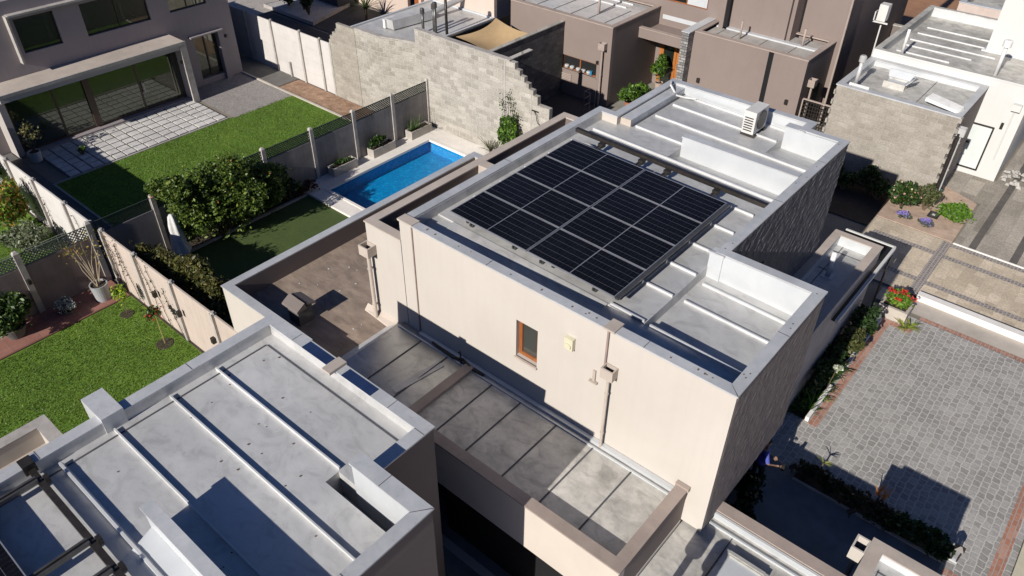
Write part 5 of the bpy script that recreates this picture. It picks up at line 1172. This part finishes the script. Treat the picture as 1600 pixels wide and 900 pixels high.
MB().tube([(-18.67,6.25,0),(-18.72,6.27,.5),(-18.78,6.3,1.0)],[.014,.012,.009],6).build('trunk',mat('tan_stem',(.40,.32,.14),scale=9),t)
leaves_mesh('foliage',clumps((-18.8,6.3,1.12),(.30,.28,.14),240,8,24,.45),.06,G_MID,t,seed=10)
leaves_mesh('flowers',np.array([(-18.8+r.gauss(0,.20),6.3+r.gauss(0,.15),1.15+r.gauss(0,.07)) for i in range(48)]),.07,[(.35,.02,.02),(.45,.04,.03)],t,petal,1.1,seed=11)
MB().lathe([(0,.02),(.24,.03),(.28,.0)],-18.67,6.25,14).build('soil_ring',dark_soil,t)
t=potted('potted_lemon',-32.75,8.72,.24,.45,pot_white,'small tree in a white pot beside the paver patio',.85)
k=MB(); tips=[(-33.0,8.7,1.25),(-32.7,9.0,1.15),(-32.5,8.6,1.05),(-32.9,8.9,1.45)]; stems(k,(-32.75,8.72,.4),tips,.018,.005,5); k.build('trunk',bark,t)
leaves_mesh('foliage',np.array([(q[0]+r.gauss(0,.13),q[1]+r.gauss(0,.13),q[2]+r.gauss(0,.12)) for q in tips for j in range(45)]),.075,[(.22,.20,.07),(.12,.14,.05),(.28,.24,.10)],t,seed=12)
shrub('patio_weed',(-31.9,10.2,.04),(.25,.25),.35,160,.07,G_MID,'small green plant growing between shaded patio slabs','plant',seed=31,k=5)
# umbrella
um=thing('closed_parasol',(-22.2,8.98,0),'closed parasol under a white cover beside the orange-flowered bush','parasol')
MB().tube([(-22.2,8.98,0),(-22.2,8.98,.55)],.025,8).build('pole',alu,um)
MB().box(-22.45,-21.95,8.73,9.23,0,.07).build('base',conc_post,um)
k=MB(); n=28; prof=[(.30,.28),(.24,.55),(.20,.9),(.17,1.3),(.13,1.62),(.06,1.74),(0,1.76)]
for i,(rr_,z) in enumerate(prof):
    for j in range(n):
        a=2*math.pi*j/n; f=1+.20*math.sin(a*5+.6*i)*(1 if rr_>.1 else .3); k.v.append((-22.2+rr_*f*math.cos(a)+.02*math.sin(z*5),8.98+rr_*f*math.sin(a),z+(.05*math.sin(a*4) if i==0 else 0)))
for i in range(len(prof)-1):
    for j in range(n):
        j2=(j+1)%n; k.f.append((i*n+j,i*n+j2,(i+1)*n+j2,(i+1)*n+j))
k.build('cover',fabric_white,um,smooth=True)
# three planter boxes
for i,(y0,y1,lab,nb) in enumerate(((15.75,16.95,'concrete planter box of low herbs nearest the flowering bush',1),(17.8,19.0,'middle concrete planter box with a leafy shrub',2),(19.95,21.15,'concrete planter box with upright grassy plant nearest the block wall',3))):
    t=thing('planter_box',(-22.5,(y0+y1)/2,.1),lab,'planter','planter boxes along the pool fence')
    P=[(-22.82,y0),(-22.42,y0),(-22.42,y1),(-22.82,y1)]
    k=MB(); k.ring(P,inset(P,.045),.10,.46); k.build('box',mat('planter_concrete',(.48,.44,.39),(.40,.36,.32),scale=4,grime=.2) if i==0 else bpy.data.materials['planter_concrete'],t)
    MB().prism(inset(P,.04),.12,.40).build('soil',dark_soil,t)
    ym=(y0+y1)/2-.15
    if nb==1: leaves_mesh('foliage',clumps((-22.62,ym+.2,.50),(.14,.40,.14),420,9,41,.4,zmin=.38),.06,G_DARK+G_MID,t,seed=41)
    if nb==2: leaves_mesh('foliage',clumps((-22.62,ym-.1,.66),(.18,.45,.28),900,9,42,.42,zmin=.38),.06,G_MID+G_DARK,t,seed=42,elong=2)
    if nb==3: strap_leaves('foliage',t,[(-22.62,ym-.1,.40),(-22.6,ym+.15,.40),(-22.65,ym-.3,.4)],.75,.03,G_MID,14,5,.15)
shrub('red_leaf_plant',(-22.45,14.35,0),(.35,.5),.5,700,.07,[(.10,.035,.03),(.07,.04,.025),(.13,.06,.04)],'low reddish plant on the pool deck corner by the fence','plant',seed=33)
shrub('corner_shrub',(-22.5,13.6,0),(.35,.5),1.0,700,.08,G_DARK+G_MID,'small dark shrub between the flowering bush and pool deck',seed=34)
# plants at the foot of the block wall
t=thing('wall_climber',(-18.1,21.25,0),'bright green climber with bare upper twigs on the pale block wall','climber')
k=MB(); tips=[(-18.5,21.35,2.6),(-18.2,21.4,2.9),(-17.8,21.4,2.2),(-18.4,21.3,1.9),(-17.7,21.35,1.7),(-18.0,21.4,2.5)]; stems(k,(-18.1,21.3,0),tips,.03,.006,6); k.build('stem',bark,t)
leaves_mesh('foliage',clumps((-18.05,21.2,1.25),(.50,.28,1.1),2300,16,43,.30,inner=.12,zmin=.1),.085,G_LIGHT+G_MID,t,seed=43)
leaves_mesh('upper_foliage',np.array([(q[0]+r.gauss(0,.10),q[1]-.02,q[2]+r.gauss(0,.2)-.15) for q in tips for j in range(34)]),.06,G_MID+G_DARK+[(.14,.13,.06)],t,seed=44)
t=thing('yucca',(-18.95,21.1,.1),'spiky yucca at the foot of the pale block wall','yucca')
strap_leaves('foliage',t,[(-18.95,21.1,.35)],.75,.045,[(.10,.10,.05),(.16,.15,.08),(.07,.08,.04)],42,7,.12); MB().tube([(-18.95,21.1,.1),(-18.95,21.1,.38)],.06,8).build('trunk',bark,t)
# entrance plants of the taupe house
t=potted('potted_bay_tree',-17.45,31.75,.20,.36,mat('pinkish_pot',(.55,.42,.35),scale=5),'oval clipped green tree in a pale pot by the honey wood door',.75)
leaves_mesh('foliage',clumps((-17.45,31.75,1.12),(.36,.36,.60),2600,14,51,.42,zmin=.4),.08,G_LIGHT+G_MID,t,seed=51); MB().tube([(-17.45,31.75,.3),(-17.45,31.75,.8)],.03,6).build('trunk',bark,t)
t=potted('potted_ficus',-17.35,28.95,.19,.34,terracotta,'spreading leafy plant in a terracotta pot at the roof edge',.75)
leaves_mesh('foliage',clumps((-17.35,29.0,.70),(.48,.45,.38),1100,11,52,.42,zmin=.3),.11,G_MID+G_LIGHT,t,seed=52,elong=2.2)
t=potted('potted_ficus',-17.4,29.85,.17,.3,terracotta,'leafy pot plant between the terracotta pot and the clipped tree',.75)
leaves_mesh('foliage',clumps((-17.35,29.9,.55),(.45,.42,.36),900,11,53,.42,zmin=.3),.11,G_MID+G_LIGHT,t,seed=53,elong=2.2)
# things in the dark yard
t=thing('bucket',(-19.4,25.3,0),'pale bucket standing in the dark yard behind the stepped wall','bucket'); MB().lathe([(0,.01),(.15,.01),(.2,.42),(.185,.42),(.14,.03),(0,.03)],-19.4,25.3,16).build('body',mat('pale_bucket',(.55,.6,.68),scale=5),t); MB().tube([(-19.6,25.3,.4),(-19.4,25.3,.58),(-19.2,25.3,.4)],.01,5).build('handle',darkmetal,t)
shrub('yard_bush',(-19.9,24.6,0),(.4,.4),1.2,700,.09,G_DARK,'dark bush in the shaded yard behind the stepped wall',seed=54)
t=thing('wire_stand',(-18.75,27.5,0),'thin metal stand leaning by the taupe wall','stand')
k=MB()
for y in (27.3,27.7): k.tube([(-18.7,y,0),(-18.75,y,1.0),(-18.4,y,1.0),(-18.4,y,0)],.015,5)
for z in (.3,.65,1.0): k.tube([(-18.7,27.3,z),(-18.7,27.7,z)],.012,5)
k.build('wire_frame',tan_cap,t)
# far street plants
shrub('round_bush',(-40.7,27.2,.15),(.5,.5),.9,900,.10,G_MID+G_DARK,'round green bush on the sunny tip of the gravel planter','bush',seed=61)
for i,(x,y,h,lab) in enumerate(((-39.4,27.3,1.6,'dark slender shrub in the gravel planter, beside the sunny bush'),(-38.4,26.9,1.5,'dark shrub in the gravel planter, nearest its shaded corner'))):
    shrub('dark_bush',(x,y,.15),(.35,.35),h,900,.10,G_DARK,lab,'bush',seed=62+i,group='dark shrubs in the gravel planter')
t=thing('small_palm',(-35.6,28.9,0),'small palm with arching fronds in front of the cream far house','palm')
MB().tube([(-35.6,28.9,0),(-35.6,28.9,.6)],[.1,.08],8).build('trunk',bark,t); strap_leaves('foliage',t,[(-35.6,28.9,.6)],1.5,.09,[(.05,.08,.02),(.08,.11,.03),(.03,.05,.015)],46,9,.45)
# street side beds
shrub('pink_flower_bush',(-4.70,28.55,0),(.55,.55),.95,2600,.07,G_MID+G_DARK,'round bush with many small pink flowers at the annex foot','bush',seed=71,flowers=([(.75,.42,.32),(.7,.5,.4)],150,.07))
shrub('olive_bush',(-4.0,28.85,0),(.42,.45),1.05,1500,.075,[(.10,.12,.04),(.07,.09,.03),(.14,.14,.06)],'dull olive bush beside the pink flower bush','bush',seed=72)
shrub('green_bush',(-2.95,28.85,0),(.62,.50),.60,3200,.07,G_LIGHT+[(.10,.22,.02)],'low bright green bush beside the drain cover','bush',seed=73,k=18)
for i,(x,y,s,lab) in enumerate(((-4.42,27.75,.26,'lavender tuft in front of the pink flower bush'),(-3.55,27.72,.30,'lavender tuft alone on the pink paving'))):
    t=thing('lavender',(x,y,0),lab,'lavender','lavender tufts on the pink paving')
    leaves_mesh('foliage',clumps((x,y,.12),(s,s*.8,.16),500,9,74+i,.42,zmin=.01),.04,[(.12,.15,.10),(.08,.11,.06)],t,seed=74+i)
    leaves_mesh('flowers',clumps((x,y,.19),(s*.95,s*.75,.14),620,10,76+i,.42,zmin=.08),.035,[(.26,.20,.55),(.33,.27,.62)],t,petal,1.6,seed=76+i)
t=thing('drain_cover',(-3.55,28.75,.03),'square dark drain cover in the pink bed paving','drain cover')
k=MB(); P=[(-3.75,28.45),(-3.38,28.45),(-3.38,28.95),(-3.75,28.95)]; k.ring(P,inset(P,.06),.03,.055); k.build('frame',darkmetal,t); MB().prism(inset(P,.06),.03,.045).build('grate',alu,t); MB().box(-3.62,-3.52,28.66,28.76,.045,.06).build('handle',flash,t)
t=thing('garden_tap',(-3.85,29.9,0),'small green garden tap and hose end by the annex corner','tap'); MB().tube([(-3.85,29.9,0),(-3.85,29.9,.55),(-3.78,29.85,.5)],.025,6).build('pipe',mat('green_tap',(.05,.30,.22),scale=4),t); MB().box(-3.92,-3.78,29.87,29.93,.55,.6).build('valve',darkmetal,t)
for i,(x,y,h) in enumerate(((-7.6,28.6,1.0),(-6.9,28.3,.8),(-6.1,28.7,1.2),(-5.6,28.4,.9))):
    shrub('shaded_shrub',(x,y,0),(.45,.4),h,700,.09,G_DARK,['dark shrub at the annex foot, farthest from the pink bush','low dark shrub at the annex foot, second in the row','tallest dark shrub at the annex foot','dark shrub at the annex foot, next to the pink bush'][i],seed=80+i,group='dark shrubs at the annex foot')
# geranium planter
t=thing('geranium_planter',(-2.72,21.85,0),'pale concrete planter full of red geraniums beside the cobbled driveway','planter')
P=[(-3.15,21.55),(-2.3,21.55),(-2.3,22.2),(-3.15,22.2)]
MB().ring(P,inset(P,.09),.0,.42).build('box',pale_conc,t); MB().prism(inset(P,.08),.02,.36).build('soil',dark_soil,t)
leaves_mesh('foliage',clumps((-2.72,21.95,.52),(.42,.36,.26),2200,13,91,.42,zmin=.3),.07,G_LIGHT+[(.20,.28,.03)],t,seed=91)
pp=clumps((-2.68,22.05,.74),(.48,.42,.12),170,9,92,.22,inner=.05); leaves_mesh('flowers',pp,.06,[(.60,.03,.02),(.48,.02,.015),(.65,.09,.05)],t,petal,1.1,seed=92)
t=thing('fern_tuft',(-2.2,21.45,0),'small yellow-green fern tuft at the planter corner','fern'); strap_leaves('foliage',t,[(-2.25,21.42,.02),(-2.1,21.5,.02)],.42,.06,[(.30,.34,.06),(.22,.30,.05)],20,12,.5)
# strap-leaved bed beside the house
for i,(y,w,h,cols,kind,lab) in enumerate(((16.3,.8,.75,G_LIGHT+G_MID,'strap','bright strap-leaved clump at the open end of the house bed'),(17.1,.8,.8,G_MID+G_DARK,'strap','strap-leaved clump with pale flower head in the house bed'),(18.0,.8,.85,G_MID+G_DARK,'strap','strap-leaved clump in the middle of the house bed'),(18.9,.5,1.1,[(.10,.11,.03),(.14,.14,.05),(.06,.08,.02)],'shrub','olive rounded shrub in the house bed'),(19.8,.5,1.3,G_DARK,'shrub','dark shrub at the far end of the house bed'))):
    if kind=='strap':
        t=thing('agapanthus',(-3.05,y,.03),lab,'agapanthus','strap-leaved clumps in the house bed')
        strap_leaves('foliage',t,[(-3.30+.25*(j%2),y-.3+.13*j,.03) for j in range(6)],h*.62,.05,cols,20,20+i,.35)
        if i==1:
            MB().tube([(-2.98,17.15,0),(-2.9,17.15,.95)],.01,5).build('stalk',leafmat('stalk_green') if False else bark,t); leaves_mesh('flowers',clumps((-2.88,17.15,1.0),(.13,.13,.11),160,6,93,.4),.05,[(.62,.66,.50),(.5,.55,.38)],t,petal,1.5,seed=93)
    else: shrub('bed_shrub',(-3.15,y,.03),(w*.8,w),h,1500,.08,cols,lab,seed=95+i)
shrub('bed_shrub',(-3.25,17.6,.03),(.25,1.2),1.0,1400,.09,G_DARK,'dark background shrub against the low wing wall',seed=99,k=16)
# hedge strip in the shade of the garages
cols=G_DARK+[(.05,.07,.02)]
for i,(x,h,rx,lab) in enumerate(((-2.15,.30,.42,'low plant at the house end of the shaded hedge row'),(-1.55,.32,.45,'leafy plant second in the shaded hedge row'),(-.95,.32,.45,'dark plant in the middle of the shaded hedge row'),(-.30,.32,.42,'dark plant just before the two round bushes'),(.28,.45,.38,'round clipped bush beside the garage, farther from the lantern'),(.86,.48,.42,'round clipped bush nearest the lantern'))):
    shrub('hedge_plant',(x,14.12-.04*i,.0),(rx,.34),h,420 if i<4 else 1700,.07,[(.05,.045,.02),(.035,.05,.015),(.07,.06,.025)] if i<4 else [(.03,.07,.015),(.045,.09,.02)],lab,'bush',seed=110+i,group='plants of the shaded hedge row',k=9 if i<4 else 16)
t=thing('croton',(-.62,14.35,0),'orange-tipped plant rising from the shaded hedge row','plant')
strap_leaves('foliage',t,[(-.62,14.35,.3),(-.45,14.3,.3)],.38,.045,[(.65,.25,.07),(.55,.30,.12)],8,31,.1); MB().tube([(-.55,14.33,0),(-.55,14.33,.35)],.02,5).build('stem',bark,t)
t=thing('aloe',(-1.9,14.55,0),'pale yellow-green leaf rosette at the shade edge','plant')
strap_leaves('foliage',t,[(-1.95,14.35,.42)],.25,.06,[(.45,.48,.15)],9,32,.2); MB().tube([(-1.95,14.35,0),(-1.95,14.35,.42)],.02,5).build('stem',bark,t)
t=thing('garden_lantern',(1.33,14.0,0),'small black and silver garden lantern at the edge of the driveway shade','lantern')
MB().box(1.25,1.41,13.92,14.08,0,.06).build('base',flash,t); k=MB()
for dx in (-.06,.06):
    for dy in (-.06,.06): k.box(1.33+dx-.012,1.33+dx+.012,14+dy-.012,14+dy+.012,.06,.42)
k.build('cage',darkmetal,t); MB().box(1.29,1.37,13.96,14.04,.06,.40).build('glass',silver,t); MB().hexa([(1.23,13.9,.42),(1.43,13.9,.42),(1.43,14.1,.42),(1.23,14.1,.42),(1.31,13.98,.52),(1.35,13.98,.52),(1.35,14.02,.52),(1.31,14.02,.52)]).build('cap',darkmetal,t)
for i,(x,y) in enumerate(((-2.5,13.9),(-.9,13.55))):
    t=thing('spot_light',(x,y,0),['small black spotlight at the house end of the hedge','small black spotlight in front of the hedge middle'][i],'spotlight','ground spotlights by the hedge')
    MB().tube([(x,y,0),(x,y,.2)],.012,5).build('spike',darkmetal,t); MB().tube([(x-.06,y-.05,.2),(x+.07,y+.05,.32)],.06,10).build('head',darkmetal,t)

for i,(x,y,h) in enumerate(((-2.95,12.35,.9),(-2.75,11.5,.8),(-2.9,10.7,.9))):
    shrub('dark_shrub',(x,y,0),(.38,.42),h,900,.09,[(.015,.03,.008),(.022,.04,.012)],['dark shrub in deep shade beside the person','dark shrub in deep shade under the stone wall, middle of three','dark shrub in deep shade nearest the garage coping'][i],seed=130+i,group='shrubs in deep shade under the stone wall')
# ------------------------------------------------------------------ PERSON standing in the shade beside the house
pe=thing('person',(-3.04,12.90,.01),'person in blue shirt and dark trousers holding a dark object beside the stone wall','person')
def skinned(verts,edges,radii,name,mats,parent,sub=2,root=0):
    me=bpy.data.meshes.new(name); me.from_pydata(verts,edges,[]); o=bpy.data.objects.new(name,me); COL.objects.link(o)
    sm=o.modifiers.new('skin','SKIN'); sl_=me.skin_vertices[0].data
    for i,q in enumerate(radii): sl_[i].radius=(q,q) if not isinstance(q,tuple) else q; sl_[i].use_root=(i==root)
    o.modifiers.new('sub','SUBSURF').levels=sub; o.modifiers['sub'].render_levels=sub
    dg=bpy.context.evaluated_depsgraph_get(); ev=o.evaluated_get(dg); m2=bpy.data.meshes.new_from_object(ev); o.modifiers.clear(); o.data=m2
    for m in mats: m2.materials.append(m)
    for p in m2.polygons: p.use_smooth=True
    o.parent=parent; return o
# local coordinates: facing +x/+y
V=[(0,0,.95),(0,0,1.10),(0,0,1.30),(0,0,1.43),(0,0,1.50),(.02,.01,1.60),(.03,.015,1.68),
   (-.10,.09,.90),(-.11,.10,.50),(-.12,.09,.09),(-.03,.15,.04),
   (.09,-.09,.90),(.13,-.08,.50),(.14,-.10,.09),(.23,-.03,.04),
   (-.12,.14,1.40),(-.10,.22,1.13),(.12,.24,1.03),(.20,.22,1.04),
   (.12,-.15,1.40),(.22,-.16,1.13),(.36,-.01,1.06),(.42,.05,1.06)]
# arms: left shoulder idx 15, right 19
E_=[(0,1),(1,2),(2,3),(3,4),(4,5),(5,6),(0,7),(7,8),(8,9),(9,10),(0,11),(11,12),(12,13),(13,14),(3,15),(15,16),(16,17),(17,18),(3,19),(19,20),(20,21),(21,22)]
Rr=[(.15,.12),(.135,.11),(.16,.12),(.12,.10),.055,.085,.075,.085,.06,.04,.04,.085,.06,.04,.04,.065,.045,.035,.03,.065,.045,.035,.03]
skin_m=mat('skin',(.42,.25,.17),(.38,.22,.15),scale=9,rough=.6,big=0); shirt_m=mat('blue_shirt',(.10,.13,.50),(.08,.10,.42),scale=9,big=0); trou_m=mat('dark_trousers',(.03,.03,.035),(.02,.02,.025),scale=9,big=0); hair_m=mat('dark_hair',(.02,.015,.012),(.012,.01,.008),scale=9,big=0)
body=skinned(V,E_,Rr,'body',[skin_m,shirt_m,trou_m],pe)
for p in body.data.polygons:
    c=p.center
    if c.z<.08 or c.z<.97: p.material_index=2
    elif c.z<1.47 and not (math.hypot(c.x,c.y)>.20 and c.z<1.20): p.material_index=1
body.location=(0,0,0)
# head details as children
k=MB()
def ell(k,cx,cy,cz,rx,ry,rz,n=12,m=8,z0=-1.0):
    b=len(k.v)
    for i in range(m+1):
        ph=-math.pi/2+math.pi*i/m
        ph=max(ph,math.asin(z0))
        for j in range(n):
            a=2*math.pi*j/n; k.v.append((cx+rx*math.cos(ph)*math.cos(a),cy+ry*math.cos(ph)*math.sin(a),cz+rz*math.sin(ph)))
    for i in range(m):
        for j in range(n):
            j2=(j+1)%n; k.f.append((b+i*n+j,b+i*n+j2,b+(i+1)*n+j2,b+(i+1)*n+j))
px,py_,pz_=-3.04,12.90,.01
ell(k,px+.01,py_+.0,pz_+1.70,.105,.10,.10,z0=-.1); k.build('hair',hair_m,pe,smooth=True)
k=MB()
for hx,hy,sx in ((.22,.22,1),(.44,.06,1)):
    for f in range(5):
        a=-.5+f*.25; L=(.055,.08,.085,.078,.06)[f]
        x0=px+hx; y0=py_+hy+(f-2)*.017; z0=pz_+1.05-(.01 if f==0 else 0)
        k.tube([(x0,y0,z0),(x0+L*.6,y0+a*.02,z0+.005),(x0+L,y0+a*.03,z0-.02)],[.010,.009,.007],6)
k.build('fingers',skin_m,pe,smooth=True)
o=MB().box(px+.47,px+.55,py_+.02,py_+.10,1.0,1.16).build('handheld_device',darkmetal); tag(o,'small dark device held in the hand of the person in the blue shirt','device')

# ------------------------------------------------------------------ CAMERA, LIGHT, WORLD
cam=bpy.data.cameras.new('camera'); co=bpy.data.objects.new('camera',cam); COL.objects.link(co); sc.camera=co
yaw,pitch,roll=-6.98512374e-01,6.64960311e-01,-1.01404463e-02
fwd=Vector((math.cos(pitch)*math.sin(yaw),math.cos(pitch)*math.cos(yaw),-math.sin(pitch))); right=Vector((math.cos(yaw),-math.sin(yaw),0)); down=fwd.cross(right)
c,s=math.cos(roll),math.sin(roll); r2=right*c+down*s; d2=down*c-right*s
M4=Matrix(((r2.x,-d2.x,-fwd.x,0),(r2.y,-d2.y,-fwd.y,0),(r2.z,-d2.z,-fwd.z,15.4),(0,0,0,1))); co.matrix_world=M4
cam.sensor_width=36; cam.lens=1195.47/1600*36; cam.clip_end=1500; cam.clip_start=.1
sun=bpy.data.lights.new('sun','SUN'); sun.energy=5.0; sun.angle=math.radians(.5); sun.color=(1,.955,.89)
so=bpy.data.objects.new('sun',sun); COL.objects.link(so)
td=Vector((-.045,1,-.543)).normalized(); so.rotation_euler=td.to_track_quat('-Z','Y').to_euler()
w=bpy.data.worlds.new('World'); sc.world=w; w.use_nodes=True; nt=w.node_tree; nt.nodes.clear()
sky=N(nt,'ShaderNodeTexSky'); sky.sky_type='NISHITA'; sky.sun_disc=False; sky.sun_elevation=math.radians(28.5); sky.sun_rotation=math.radians(177.4); sky.air_density=1.0; sky.dust_density=.6; sky.ozone_density=1.6; sky.altitude=500
bg=N(nt,'ShaderNodeBackground'); bg.inputs[1].default_value=.044; wo=N(nt,'ShaderNodeOutputWorld'); hs=N(nt,'ShaderNodeHueSaturation'); hs.inputs['Saturation'].default_value=1.22; nt.links.new(sky.outputs[0],hs.inputs['Color']); nt.links.new(mix(nt,hs.outputs[0],(1.0,.95,1.22),1.0,'MULTIPLY'),bg.inputs[0]); nt.links.new(bg.outputs[0],wo.inputs[0])
sc.view_settings.view_transform='Standard'; sc.view_settings.look='None'; sc.view_settings.exposure=0; sc.view_settings.gamma=1
sc.cycles.max_bounces=6; sc.cycles.diffuse_bounces=1; sc.cycles.transparent_max_bounces=8
